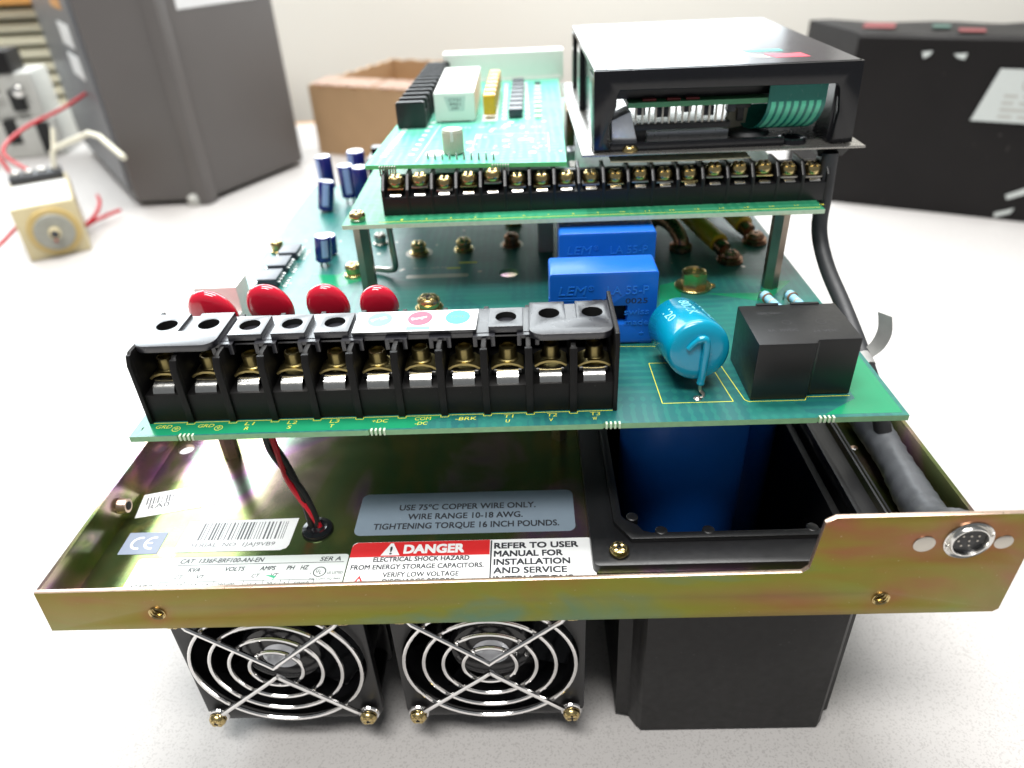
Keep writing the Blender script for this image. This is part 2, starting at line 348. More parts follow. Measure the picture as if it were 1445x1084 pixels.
    def text(s, body, M, x, y, h, w=None, align='L', bold=0.0, shear=0.0, mi=0, z=0.0, space=1.0):
        me = text_mesh(body, 0.0, shear, space)
        if not me.vertices: return s
        xs = [v.co.x for v in me.vertices]; x0, x1 = min(xs), max(xs)
        sy = h/0.72; sx = sy if w is None else w/(x1-x0)
        ww = (x1-x0)*sx; ox = {'L': 0, 'C': -ww/2, 'R': -ww}[align]
        for v in me.vertices: v.co = (x + ox + (v.co.x-x0)*sx, y + v.co.y*sy, z)
        b = max(0.0, bold)*1.5*sy          # heavier strokes: the outline printed again a hair to each side
        offs = [(0, 0)] if b <= 0 else [(-b, -b), (b, -b), (-b, b), (b, b)]
        for k, (dx, dy) in enumerate(offs):
            s.mesh(me.copy(), M @ Matrix.Translation((dx, dy, 0.0004*k)), mi)
        bpy.data.meshes.remove(me)
        return s
    def build(s, name, mats, parent=None, label=None, kind=None, angle=35, at=None):
        bm = s.bm
        if not bm.verts: raise RuntimeError(name)
        if at is None:
            lo = Vector([min(v.co[i] for v in bm.verts) for i in range(3)]); hi = Vector([max(v.co[i] for v in bm.verts) for i in range(3)]); at = (lo+hi)/2
        at = Vector(at); bmesh.ops.translate(bm, vec=-at, verts=bm.verts)
        me = bpy.data.meshes.new(name); bm.to_mesh(me); bm.free()
        for mt in (mats if isinstance(mats, (list, tuple)) else [mats]): me.materials.append(mt)
        for p in me.polygons: p.use_smooth = True
        me.set_sharp_from_angle(angle=radians(angle))
        o = bpy.data.objects.new(name, me); COL.objects.link(o)
        place(o, at, parent)
        if label: o['label'] = label
        if kind: o['kind'] = kind
        return o
def place(o, at, parent):
    WLOC[o.name] = Vector(at)
    if parent is not None: o.parent = parent; o.location = Vector(at) - WLOC[parent.name]
    else: o.location = at
def inst(src, at, parent, rot=None):
    """one more of a repeated piece, sharing the mesh"""
    c = src.copy(); COL.objects.link(c); place(c, at, parent)
    if rot: c.rotation_euler = rot
    return c
def thing(name, label, cat, at, group=None):
    o = bpy.data.objects.new(name, None); o.empty_display_size = 1; COL.objects.link(o); place(o, at, None)
    o['label'] = label; o['category'] = cat
    if group: o['group'] = group
    return o
def tag(o, label, cat, group=None):
    o['label'] = label; o['category'] = cat
    if group: o['group'] = group
    return o

# reusable small parts ------------------------------------------------
def pan_head(g, o, d, r, h, slot=True, mi=0, cross=True, n=20):
    """pan head machine screw with a real cross recess: the dome with four raised quadrants"""
    g.lathe([(r*0.92, 0), (r, h*0.25), (r*0.96, h*0.55), (r*0.78, h*0.85), (r*0.45, h*0.93), (0, h*0.94)], o, d, n, mi)
    if cross:
        u, w, dd = basis(d); o = Vector(o)
        for k in range(4):
            a = pi/4 + k*pi/2; c = o + dd*(h*0.80) + (u*cos(a) + w*sin(a))*(r*0.45)
            g.lathe([(r*0.33, 0), (r*0.30, h*0.16), (r*0.18, h*0.24), (0, h*0.26)], c, dd, 8, mi)
def phillips_cut(g, o, d, r, h, mi):
    u, w, dd = basis(d); c = Vector(o) + dd*(h*1.0)
    for a in (u, w):
        mm = frame(c, a, dd.cross(a)); g.box(-r*0.55, -r*0.1, -0.004, r*0.55, r*0.1, 0.006, 0, mi, mm)
def screw(name, o, d, r, h, parent, mt=None, washer=0.0, label=None, rot=0.6):
    g = G(); u, w, dd = basis(d)
    pan_head(g, o, d, r, h)
    c = Vector(o) + dd*(h*0.93)
    for a in (u*cos(rot) + w*sin(rot), -u*sin(rot) + w*cos(rot)):
        g.box(-r*0.5, -r*0.1, 0, r*0.5, r*0.1, 0.02, 0, 1, frame(c, a, dd.cross(a)))
    if washer: g.cyl(Vector(o) - dd*0.07, Vector(o), washer, n=20)
    return g.build(name, [mt or M_GOLD, M_HOLE], parent, label, at=o)

# ================================================================== SETTING
g = G(); g.box(-170, 112, -80, 230, 114, 120)
wall = g.build('wall', M_WALL); wall['kind'] = 'structure'
table = thing('worktable', 'pale speckled laminate worktop carrying the opened drive and boxes', 'table', (0, 20, 0))
g = G(); g.box(-150, -70, -3, 190, 97, 0, 0.4); g.build('tabletop', M_TABLE, table)
g = G(); g.box(-150, 97.02, -3.2, 190, 98, -0.05, 0.1); g.build('edge_strip', M_WOOD, table)

# ================================================================== THE DRIVE
ZF, ZP, ZU = 7.65, 12.03, 15.25
drive = thing('motor_drive', 'opened motor drive with green circuit boards stacked on a gold zinc tray', 'motor drive', (12, 12, 0))

# ---- tray ---------------------------------------------------------
g = G()
floor_hole = circ(-1.22, 8.44, 0.3, 20)
box_cut = rrect(15.3, 2.6, 23.3, 12.5, 0.2)
g.plate([[(-2.02, 0.15), (25.85, 0.15), (25.85, 27), (-1.62, 27)], floor_hole, box_cut, circ(24.6, 7.4, 0.13, 14)], ZF-0.14, ZF, 0, mi=0, edge=2)
# front flange with the raised right end, in the plane y=0 (drawn in x,z)
MF = frame((0, 0, 0), (1, 0, 0), (0, 0, 1))          # local z points to -y
fl = [(-2.08, 7.42), (25.74, 7.42), (25.88, 7.54), (25.9, 9.3), (25.9, 11.30), (20.5, 11.30), (20.24, 11.12), (20.12, 9.4), (19.95, 9.24), (-1.97, 9.08)]
g.plate([fl, circ(1.35, 8.11, 0.24, 20), circ(22.39, 8.08, 0.24, 20), circ(24.18, 10.35, 0.66, 32)], -0.14, 0.0, 0.012, MF, 1, 2)
# side walls
g.hexa([(-2.05, 0.15, 7.5), (-1.91, 0.15, 7.5), (-1.53, 27, 7.5), (-1.67, 27, 7.5)], [(-1.99, 0.15, 9.06), (-1.86, 0.15, 9.06), (-1.42, 27, 9.06), (-1.55, 27, 9.06)], 0.02, 0)
g.hexa([(25.72, 0.15, 7.5), (25.86, 0.15, 7.5), (25.86, 27, 7.5), (25.72, 27, 7.5)], [(25.76, 0.15, 9.2), (25.9, 0.15, 9.2), (25.88, 27, 9.2), (25.74, 27, 9.2)], 0.02, 0)
g.box(-1.6, 26.9, 7.5, 25.8, 27.04, 9.1, 0.02)
tray = g.build('chassis_tray', [M_ZFLOOR, M_ZFRONT, M_ZEDGE], drive, 'gold and pink iridescent zinc plated sheet metal tray')
g = G(); g.cyl((-1.9, 4.5, 8.3), (-1.52, 4.5, 8.3), 0.3, 0.24, 20); g.cyl((-1.53, 4.5, 8.3), (-1.5, 4.5, 8.3), 0.15, mi=1)
g.build('wall_insert', [M_ZEDGE, M_HOLE], tray)
def insert(x, z, nm):
    g = G(); g.lathe([(0.25, -0.16), (0.25, 0.02), (0.235, 0.03), (0.2, 0.0)], (x, 0.0, z), (0, -1, 0), 24, cap=False)
    for k in range(5): g.lathe([(0.235, -0.02-0.09*k), (0.185, -0.05-0.09*k), (0.235, -0.11-0.09*k)], (x, 0, z), (0, -1, 0), 20, cap=False)
    g.cyl((x, 0.45, z), (x, 0.5, z), 0.24, mi=1)
    return g.build(nm, [M_GOLD, M_HOLE], tray)
insert(1.35, 8.11, 'threaded_insert'); insert(22.39, 8.08, 'threaded_insert')
for x, z, a in ((23.02, 10.26, 0.28), (25.12, 10.27, 0.24)):
    g = G(); g.lathe([(a, 0), (a, 0.015), (a*0.8, 0.035), (0, 0.05)], (x, 0, z), (0, -1, 0), 24, sx=1.05); g.build('rivet', M_SATIN, tray)
# ---- round connector ---------------------------------------------------------
g = G(); g.lathe([(0.66, -0.2), (0.66, 0.02), (0.63, 0.04), (0.60, 0.02), (0.55, -0.02), (0.53, 0.06), (0.50, 0.10), (0.465, 0.10), (0.445, 0.05), (0.445, -0.25), (0.66, -0.25)], (24.18, 0, 10.35), (0, -1, 0), 40)
for a in (20, 200): g.box(-0.05, -0.02, 0, 0.05, 0.02, 0.1, 0, 0, frame((24.18+0.6*cos(radians(a)), -0.06, 10.35+0.6*sin(radians(a))), (0, 0, 1), (1, 0, 0)))
con = g.build('round_connector', M_STEEL, drive, 'round silver eight pin socket in the raised end of the tray')
g = G(); g.cyl((24.18, 0.2, 10.35), (24.18, 0.0, 10.35), 0.44, n=32, bev=0.02); g.build('socket_insert', M_BLACK, con)
for (dx, dz) in ((-0.19, 0.17), (0.02, 0.17), (0.22, 0.17), (-0.28, 0.0), (0.0, 0.0), (0.22, 0.0), (-0.17, -0.17), (0.04, -0.17)):
    g = G(); g.cyl((24.18+dx, 0.01, 10.35+dz), (24.18+dx, -0.02, 10.35+dz), 0.03, n=10, mi=0); g.build('pin', M_SATIN, con)
# ---- fans ---------------------------------------------------------
def fan(x0, tilt):
    cx, cz, hw, y0 = x0 + 3.125, 4.27, 3.125, 1.0
    F = frame((cx, y0, cz), (1, 0, 0), (0, 0, 1))       # local z is -y (towards the camera)
    g = G()
    g.plate([rrect(-hw, -hw, hw, hw, 0.45), circ(0, 0, 2.92, 48)], -0.35, 0.0, 0.02, F)
    g.plate([rrect(-hw, -hw, hw, hw, 0.45), circ(0, 0, 2.92, 48)], -2.5, -2.2, 0.02, F)
    g.lathe([(2.92, -2.5), (2.92, -0.02), (3.04, -0.02), (3.04, -2.5), (2.92, -2.5)], (cx, y0, cz), (0, -1, 0), 48)
    for sx in (-1, 1):
        for sz in (-1, 1): g.cyl((cx+sx*2.62, y0+0.3, cz+sz*2.62), (cx+sx*2.62, y0+2.3, cz+sz*2.62), 0.36, n=12)
    f = g.build('cooling_fan', M_BLACK, drive, 'left square black cooling fan under the tray' if x0 < 5 else 'right square black cooling fan under the tray')
    g = G(); g.lathe([(0, -0.30), (1.0, -0.30), (1.32, -0.36), (1.42, -0.5), (1.42, -2.2), (0, -2.2)], (cx, y0, cz), (0, -1, 0), 40)
    g.build('hub', M_GLOSS, f)
    g = G(); g.cyl((cx, y0+0.30, cz), (cx, y0+0.285, cz), 0.62, n=32); g.build('hub_highlight', M_SILVER, f)  # silver disc stands in for the highlight on the gloss hub
    for k in range(7):
        a0 = tilt + 2*pi*k/7; t = bmesh.new(); rows = []
        for r in (1.38, 1.9, 2.4, 2.82):
            row = []
            for s_ in range(5):
                a = a0 + (s_/4 - 0.5)*(0.75 + 0.05*r) + 0.12*(r-1.4); y = y0 + 0.6 + 1.25*s_/4
                row.append(t.verts.new((cx + r*cos(a), y, cz + r*sin(a))))
            rows.append(row)
        for ra, rb in zip(rows, rows[1:]):
            for s_ in range(4): t.faces.new((ra[s_], ra[s_+1], rb[s_+1], rb[s_]))
        bmesh.ops.solidify(t, geom=t.faces[:], thickness=0.09)
        g = G(); g._add(t); g.build('blade', M_GLOSS, f)
    # wire guard
    gx, gz, gy = cx - 0.02, cz, y0 - 0.2
    for r in (0.88, 1.54, 2.18, 2.83):
        g = G(); g.tube([(gx + r*cos(2*pi*k/56), gy, gz + r*sin(2*pi*k/56)) for k in range(56)], 0.075, 8, True); g.build('guard_ring', M_CHROME, f)
    for sg in (-1, 1):
        e = 2.64; pts = [(gx - e, gy-0.02, gz + sg*e), (gx - e + 0.3, gy-0.14, gz + sg*(e-0.36)), (gx - 0.2, gy-0.14, gz + sg*0.42), (gx, gy-0.14, gz + sg*0.22), (gx + 0.2, gy-0.14, gz + sg*0.42), (gx + e - 0.3, gy-0.14, gz + sg*(e-0.36)), (gx + e, gy-0.02, gz + sg*e)]
        P = []
        for a, b in zip(pts, pts[1:]):
            for k in range(4): P.append(Vector(a).lerp(Vector(b), k/4))
        P.append(Vector(pts[-1]))
        g = G(); g.tube(P, 0.085, 8); g.build('guard_rod', M_CHROME, f)
    for sx in (-1, 1):
        for sz in (-1, 1):
            o = Vector((cx+sx*2.67, y0-0.12, cz+sz*2.66))
            g = G(); g.tube([o + Vector((0.3*cos(2*pi*k/20), -0.05, 0.3*sin(2*pi*k/20))) for k in range(20)], 0.075, 8, True); g.build('guard_eye', M_CHROME, f)
            screw('screw', o + Vector((0, -0.12, 0)), (0.04*sx, -1, -0.12), 0.3, 0.26, f, rot=random.uniform(0, 1.5))
    return f
fan(0.72, 0.3); fan(7.82, 0.75)
# ---- heatsink under the tray behind the fans ---------------------------------------
g = G(); g.box(0.6, 3.8, 6.6, 14.4, 26.5, 7.48)
for k in range(24): g.box(0.7 + k*0.585, 3.8, 0.9, 0.85 + k*0.585, 26.5, 6.62)
g.build('heatsink', M_HEAT, drive)
# ---- capacitor housing ---------------------------------------------------------
hb = [(16.12, 0.95), (22.4, 0.95), (22.6, 1.15), (22.62, 1.5), (23.0, 1.6), (23.0, 12.2), (15.3, 12.2), (15.3, 1.6), (15.75, 1.5), (15.95, 1.15)]
def shrink(p, s): return [((x-19.1)*s + 19.1, (y-6.6)*s + 6.6) for x, y in p]
g = G()
n = len(hb); bot = [(x, y, 0.0) for x, y in shrink(hb, 0.985)]; low = [(x, y, 0.12) for x, y in hb]; top = [(x-0.12, y, 7.5) for x, y in hb]
inn_t = [(x*0.93+1.33, y*0.86+1.05, 7.5) for x, y in [(q[0]-0.1, q[1]) for q in hb]]; inn_b = [(x, y, 0.35) for x, y, z in inn_t]
t = bmesh.new(); R = [[t.verts.new(p) for p in ring] for ring in (bot, low, top, inn_t, inn_b)]
for a, b in zip(R, R[1:]):
    for k in range(n): t.faces.new((a[k], a[(k+1) % n], b[(k+1) % n], b[k]))
t.faces.new(R[0][::-1]); t.faces.new(R[-1]); bmesh.ops.recalc_face_normals(t, faces=t.faces); g._add(t)
hous = g.build('capacitor_housing', M_BLACKM, drive, 'tall black plastic box standing on the table at the right', angle=40)
op = [(15.42, 12.0), (15.42, 3.55), (15.55, 3.35), (15.9, 3.1), (16.05, 2.85), (16.3, 2.75), (22.9, 2.75), (23.05, 2.95), (23.05, 12.0)]
g = G(); g.plate([rrect(14.32, 1.55, 23.85, 12.4, 0.22), op], ZF, 8.0, 0.03)
g.plate([[(15.12, 12.1), (15.12, 3.3), (15.6, 2.5), (23.2, 2.5), (23.3, 12.1)], [(15.40, 12.0), (15.40, 3.57), (15.52, 3.37), (15.87, 3.12), (16.02, 2.87), (16.27, 2.77), (22.92, 2.77), (23.03, 2.97), (23.03, 12.0)]], 8.0, 8.16, 0.02)
for x, y in ((15.75, 3.5), (16.6, 2.85), (18.1, 2.83), (21.4, 2.83)): g.cyl((x, y, 7.3), (x, y, 8.18), 0.2, n=14, bev=0.03)
g.box(15.36, 3.2, 3.0, 15.42, 12, 7.7); g.box(15.42, 2.69, 3.0, 23.1, 2.75, 7.7)
g.box(23.05, 2.8, 3.0, 23.12, 12, 7.7)
g.build('rim', M_BLACK, hous)
screw('screw', (15.16, 2.1, 8.02), (0, 0, 1), 0.32, 0.24, hous, rot=0.9)
def big_can(x, y, r, z0, z1):
    g = G(); g.lathe([(r-0.15, z0), (r, z0+0.15), (r, z1-0.2), (r-0.06, z1-0.06), (r-0.2, z1), (r-0.3, z1-0.06), (0, z1-0.06)], (x, y, 0), (0, 0, 1), 48)
    return g.build('housed_capacitor', M_BLUE, hous, angle=50)
big_can(18.25, 7.95, 2.35, 0.4, 11.2); big_can(21.6, 10.6, 1.2, 0.4, 9.6)

# ---- labels on the tray floor ---------------------------------------------------------
ML = Matrix.Translation((0, 0, ZF))
def sheet(name, loops, mt, parent, z=0.006, label=None, M=ML, th=0.006):
    g = G(); g.plate(loops, z, z+th, 0, M); return g.build(name, mt, parent, label)
torque = sheet('torque_label', [rrect(6.42, 3.42, 13.9, 5.46, 0.25)], M_GLABEL, drive, label='grey rounded label about copper wire on the tray floor')
g = G(); zz = 0.0145
g.text('USE 75\u00baC COPPER WIRE ONLY.', ML, 10.2, 4.60, 0.28, 4.75, 'C', 0.013, z=zz)
g.text('WIRE RANGE 10-18 AWG.', ML, 10.15, 4.14, 0.28, 3.95, 'C', 0.013, z=zz)
g.text('TIGHTENING TORQUE 16 INCH POUNDS.', ML, 10.2, 3.69, 0.28, 6.3, 'C', 0.013, z=zz)
g.build('lettering', M_INK, torque)
dang = sheet('danger_label', [rrect(6.5, 0.22, 14.42, 3.1, 0.18)], M_WLABEL, drive, label='red and white danger label at the front of the tray floor')
g = G(); g.plate([[(6.5, 2.45), (11.05, 2.45), (11.05, 3.09), (6.68, 3.09), (6.54, 3.0), (6.5, 2.9)]], 0.013, 0.016, 0, ML); g.build('red_panel', M_LRED, dang)
g = G(); g.plate([[(7.5, 2.5), (8.12, 2.5), (7.86, 3.03), (7.77, 3.03)]], 0.017, 0.019, 0, ML); g.build('warning_triangle', M_WLABEL, dang)
g = G()
g.text('DANGER', ML, 8.25, 2.58, 0.37, 1.95, 'L', 0.028, z=0.0185); g.build('white_lettering', M_WLABEL, dang)
g = G(); g.text('!', ML, 7.815, 2.55, 0.34, 0.07, 'C', 0.01, z=0.0205); g.build('exclamation_mark', M_INK, dang)
g = G()
g.text('ELECTRICAL SHOCK HAZARD', ML, 8.85, 2.24, 0.2, 3.1, 'C', 0.015, z=zz)
g.text('FROM ENERGY STORAGE CAPACITORS.', ML, 8.75, 1.92, 0.2, 4.25, 'C', 0.015, z=zz)
g.text('VERIFY LOW VOLTAGE', ML, 8.9, 1.59, 0.2, 2.4, 'C', 0.015, z=zz)
g.text('DISCHARGE BEFORE', ML, 8.85, 1.32, 0.2, 2.25, 'C', 0.015, z=zz)
for k, s_ in enumerate(('REFER TO USER', 'MANUAL FOR', 'INSTALLATION', 'AND SERVICE', 'INSTRUCTIONS.')):
    g.text(s_, ML, 11.2, 2.70 - 0.352*k, 0.25, (2.72, 2.2, 2.42, 2.3, 2.55)[k], 'L', 0.024, z=zz)
g.plate([[(11.07, 0.3), (11.12, 0.3), (11.12, 3.06), (11.07, 3.06)]], 0.014, 0.016, 0, ML)
g.build('lettering', M_INK, dang)
g = G(); g.plate([[(6.72, 1.2), (7.22, 1.2), (6.97, 1.68)], [(6.81, 1.25), (7.13, 1.25), (6.97, 1.56)]], 0.014, 0.016, 0, ML)
g.plate([[(6.98, 1.28), (7.03, 1.38), (6.98, 1.38), (7.0, 1.5), (6.92, 1.35), (6.97, 1.35)]], 0.014, 0.016, 0, ML); g.build('red_triangle', M_LRED, dang)
rate = sheet('rating_label', [rrect(-0.5, 0.22, 6.46, 2.62, 0.12)], M_PALELABEL, drive, label='pale printed rating plate sticker on the tray floor')
g = G(); I = 0.18
g.text('CAT  1336F-BRF100-AN-EN', ML, 0.95, 2.36, 0.19, 2.75, 'L', 0.009, I, z=zz); g.text('SER A', ML, 5.55, 2.34, 0.18, 0.68, 'L', 0.01, I, z=zz)
for s_, x in (('KVA', 1.35), ('VOLTS', 2.55), ('AMPS', 3.68), ('PH', 4.55), ('HZ', 5.0)): g.text(s_, ML, x, 1.99, 0.18, len(s_)*0.125, 'L', 0.012, I, z=zz)
for s_, x in (('CT', 1.02), ('VT', 1.72), ('CT', 3.5), ('VT', 4.1)): g.text(s_, ML, x, 1.70, 0.16, 0.25, 'L', 0.008, I, z=zz)
for s_, x, w_ in (('AC INPUT', -0.3, 0.75), ('10.6-13.8', 0.75, 0.62), ('14.7-16.8', 1.55, 0.66), ('380/480', 2.5, 0.55), ('16.4', 3.45, 0.3), ('20.1', 4.05, 0.3), ('3', 4.58, 0.08), ('50/60', 4.92, 0.48)): g.text(s_, ML, x, 1.34, 0.16, w_, 'L', 0.008, I, z=zz)
for (x0, y0, x1, y1) in ((0.9, 2.27, 6.35, 2.292), (0.62, 1.57, 5.55, 1.59)): g.plate([[(x0, y0), (x1, y0), (x1, y1), (x0, y1)]], 0.013, 0.0148, 0, ML)
for x in (0.62, 1.42, 2.35, 3.3, 3.92, 4.48, 4.75, 5.53): g.plate([[(x, 0.5), (x+0.02, 0.5), (x+0.02, 1.58), (x, 1.58)]], 0.013, 0.0146, 0, ML)
g.plate([circ(5.65, 1.88, 0.21, 28), circ(5.65, 1.88, 0.175, 28)], 0.013, 0.015, 0, ML)
g.text('U', ML, 5.58, 1.85, 0.15, 0.08, 'C', 0.01, z=zz); g.text('L', ML, 5.69, 1.78, 0.15, 0.07, 'C', 0.01, z=zz)
g.text('c', ML, 5.38, 1.78, 0.1, 0.06, 'C', 0.006, z=zz); g.text('US LISTED', ML, 5.9, 1.78, 0.1, 0.5, 'L', 0.006, z=zz); g.text('IND. CONT. EQ. 966X', ML, 5.38, 1.55, 0.08, 1.0, 'L', 0.006, z=zz)
g.build('lettering', M_INK, rate)
g = G(); g.plate([[(3.92, 1.79), (4.22, 1.66), (4.2, 1.56), (4.3, 1.74), (4.1, 1.78)]], 0.0155, 0.0175, 0, ML); g.build('green_check_mark', M_GREENP, rate)
bar = sheet('serial_label', [[(0.5, 2.86), (4.1, 2.86), (4.28, 2.95), (4.34, 3.1), (4.36, 4.35), (0.55, 4.28)]], M_WLABEL, drive, label='white serial number sticker with barcode on the tray floor')
g = G(); rb = random.Random(3); x = 1.0
while x < 4.1:
    w_ = rb.choice((0.02, 0.03, 0.06)); g.plate([[(x, 3.38), (x+w_, 3.38), (x+w_, 4.2), (x, 4.2)]], 0.013, 0.0145, 0, ML); x += w_ + rb.choice((0.045, 0.07, 0.1))
g.text('SERIAL  NO  1JAJ9VB9', ML, 1.0, 3.08, 0.17, 2.85, 'L', 0.0, 0.1, z=zz); g.build('barcode', M_INKG, bar)
MR = frame((-1.54, 4.54, ZF), (2.68, 0.62, 0), (-0.2, 1, 0))
ra = sheet('repair_label', [[(0, 0), (2.75, 0), (2.8, 1.26), (0.1, 1.22)]], M_WLABEL, drive, label='small tilted white sticker beside the left wall of the tray', M=MR)
g = G(); x = 0.25; rb = random.Random(5)
while x < 1.35:
    w_ = rb.choice((0.02, 0.035, 0.06)); g.plate([[(x, 0.62), (x+w_, 0.62), (x+w_, 1.02), (x, 1.02)]], 0.013, 0.0145, 0, MR); x += w_ + rb.choice((0.03, 0.05))
g.text('RA0', MR, 0.36, 0.36, 0.25, 0.72, 'L', 0.012, z=zz); g.text('REM', MR, 0.42, 0.16, 0.12, 0.42, 'L', 0.0, 0.1, z=zz)
g.build('lettering', M_INKG, ra)
g = G(); g.text('120381', MR, 1.3, 0.5, 0.2, 1.1, 'L', -0.004, 0.1, z=zz)
for x in (1.5, 1.7, 1.78, 2.0, 2.2, 2.5): g.plate([[(x, 0.72), (x+0.02, 0.72), (x+0.02, 1.05), (x, 1.05)]], 0.013, 0.0145, 0, MR)
g.build('faded_lettering', M_PALELABEL, ra)
ce = sheet('ce_label', [rrect(-1.35, 2.82, -0.02, 3.82, 0.03)], M_CELABEL, drive, label='grey sticker with white CE mark on the tray floor')
def arc_strip(cx, cy, r0, r1, a0, a1, n=16):
    return [(cx + r1*cos(radians(a0+(a1-a0)*k/n)), cy + r1*sin(radians(a0+(a1-a0)*k/n))) for k in range(n+1)] + [(cx + r0*cos(radians(a1+(a0-a1)*k/n)), cy + r0*sin(radians(a1+(a0-a1)*k/n))) for k in range(n+1)]
g = G()
g.plate([arc_strip(-0.82, 3.32, 0.21, 0.29, 75, 285)], 0.013, 0.0155, 0, ML); g.plate([arc_strip(-0.36, 3.32, 0.21, 0.29, 75, 285)], 0.013, 0.0155, 0, ML)
g.plate([[(-0.6, 3.285), (-0.36, 3.285), (-0.36, 3.355), (-0.6, 3.355)]], 0.013, 0.0158, 0, ML); g.build('ce_mark', M_WLABEL, ce)

# ---- fan leads through the grommet ---------------------------------------------------------
g = G(); g.lathe([(0.2, 0.1), (0.34, 0.16), (0.5, 0.12), (0.54, 0.04), (0.54, 0.0), (0.2, 0.0), (0.2, 0.1)], (5.15, 3.75, ZF), (0, 0, 1), 28); g.lathe([(0.24, 0.08), (0.0, 0.09)], (5.15, 3.75, ZF), (0, 0, 1), 16)
g.build('grommet', M_GLOSS, drive)
def fan_lead(ph, nm, mt):
    P = smooth_path([(5.1, 3.8, 7.55), (5.0, 3.95, 8.0), (4.66, 4.3, 8.8), (4.25, 4.6, 9.6), (3.95, 4.75, 10.5), (3.75, 4.9, 11.3), (3.7, 4.95, 11.9)], 8); n_ = len(P)
    Q = [p + Vector((0.13*cos(ph + i*0.17), 0.05*sin(ph + i*0.17), 0.13*sin(ph + i*0.17))) for i, p in enumerate(P)]
    g = G(); g.tube(Q, 0.11, 8); return g.build(nm, mt, drive)
fan_lead(0.3, 'red_wire', M_REDWIRE); fan_lead(0.3 + 2.1, 'black_wire', M_BLKWIRE); fan_lead(0.3 + 4.2, 'black_wire', M_BLKWIRE)

# ---- main board ---------------------------------------------------------
g = G()
holes = [circ(0.58, 3.87, 0.13, 16), circ(3.61, 14.29, 0.42, 24), circ(11.73, 14.51, 0.42, 24), circ(3.7, 5.0, 0.45, 20)]
edge = [(0.24, 3.45)]
for x in (1.93, 7.81, 14.91, 21.26):          # break-off tab stubs along the front edge
    for k in range(4):
        a = x - 0.22 + 0.13*k; edge += [(a, 3.45), (a, 3.5), (a+0.06, 3.5), (a+0.06, 3.45)]
edge += [(23.73, 3.45), (23.76, 27.6), (0.2, 27.6)]
g.plate([edge] + holes, ZP-0.19, ZP, 0, mi=0, edge=1)
board = g.build('main_board', [M_PCB, M_PCBE], drive, 'large teal green power circuit board')
for x in (1.93, 7.81, 14.91, 21.26):
    for k in range(4):
        g = G(); a = x - 0.22 + 0.13*k; g.box(a+0.065, 3.42, ZP-0.18, a+0.125, 3.56, ZP+0.004, 0.01); g.build('tab_stub', M_UPE, board)
# yellow silkscreen
MP = Matrix.Translation((0, 0, ZP)); sz = 0.003
def line(g, pts, w=0.025, M=MP, z=0.002, closed=False):
    P = pts + [pts[0]] if closed else pts
    for (ax, ay), (bx, by) in zip(P, P[1:]):
        dx, dy = bx-ax, by-ay; l = sqrt(dx*dx+dy*dy); nx, ny = -dy/l*w/2, dx/l*w/2
        g.plate([[(ax+nx, ay+ny), (ax-nx, ay-ny), (bx-nx, by-ny), (bx+nx, by+ny)]], z-0.001, z+0.001, 0, M)
TX0, TP = 0.60, 1.323                                   # terminal block left end and pitch
g = G()
names = [('GRD', None), ('GRD', None), ('L1', 'R'), ('L2', 'S'), ('L3', 'T'), ('+DC', ''), ('COM', '-DC'), ('-BRK', ''), ('T1', 'U'), ('T2', 'V'), ('T3', 'W')]
for i, (a, b) in enumerate(names):
    xc = TX0 + TP*(i+0.5)
    if b is None:
        g.text(a, MP, xc-0.38, 3.85, 0.17, 0.5, 'L', -0.004, 0.2, z=sz)
        c = (xc+0.3, 3.80); g.plate([circ(*c, 0.13, 20), circ(*c, 0.112, 20)], 0.001, 0.003, 0, MP)
        for q, w_ in ((0.04, 0.15), (0.0, 0.1), (-0.04, 0.05)): line(g, [(c[0]-w_/2, c[1]+q), (c[0]+w_/2, c[1]+q)], 0.016)
        line(g, [(c[0], c[1]+0.04), (c[0], c[1]+0.1)], 0.016)
    else:
        dx = -0.1 if i < 5 else 0
        up_ = 3.9 if b else 3.84
        g.text(a, MP, xc+dx, up_, 0.17, 0.15*len(a)+(0.05 if len(a) > 2 else 0), 'C', -0.004, 0.12, z=sz)
        if b: g.text(b, MP, xc+dx-0.03, 3.66, 0.16, 0.13*len(b), 'C', -0.004, 0.12, z=sz)
for i in range(11):
    x0 = TX0 + TP*i; line(g, [(x0+0.12, 4.13), (x0+TP-0.12, 4.13)])
    if i: line(g, [(x0-0.12, 4.13), (x0-0.12, 4.03), (x0+0.12, 4.03), (x0+0.12, 4.13)])
line(g, [(16.61, 4.42), (18.79, 4.42), (18.55, 6.75), (16.55, 6.8)], closed=True)
line(g, [(18.85, 6.9), (19.15, 4.5), (19.25, 4.38), (20.98, 4.38), (21.06, 4.55), (22.4, 4.56)])
line(g, [(15.3, 8.0), (17.0, 7.9), (17.02, 12.0)])
line(g, [(9.0, 15.2), (9.6, 15.2)], 0.12); line(g, [(9.5, 15.75), (10.3, 15.75)], 0.13)
g.build('silkscreen', M_SILK, board)
g = G(); g.plate([rrect(7.3, 14.25, 10.0, 14.6, 0.12)], 0.002, 0.004, 0, MP); g.text('74101-169-52', MP, 7.5, 15.2, 0.2, 1.5, 'L', z=0.003)
for (x, y, r) in ((7.58, 17.03, 0.62), (9.63, 17.26, 0.5), (4.98, 14.84, 0.45), (11.83, 17.66, 0.55), (19.2, 12.53, 0.7)): g.plate([circ(x, y, r, 28)], 0.002, 0.004, 0, MP)
for k in range(60):
    x, y = random.uniform(1, 22.5), random.uniform(13.3, 26.5); g.plate([circ(x, y, random.choice((0.05, 0.07, 0.1)), 8)], 0.001, 0.003, 0, MP)
g.build('tinned_pads', M_SATIN, board)
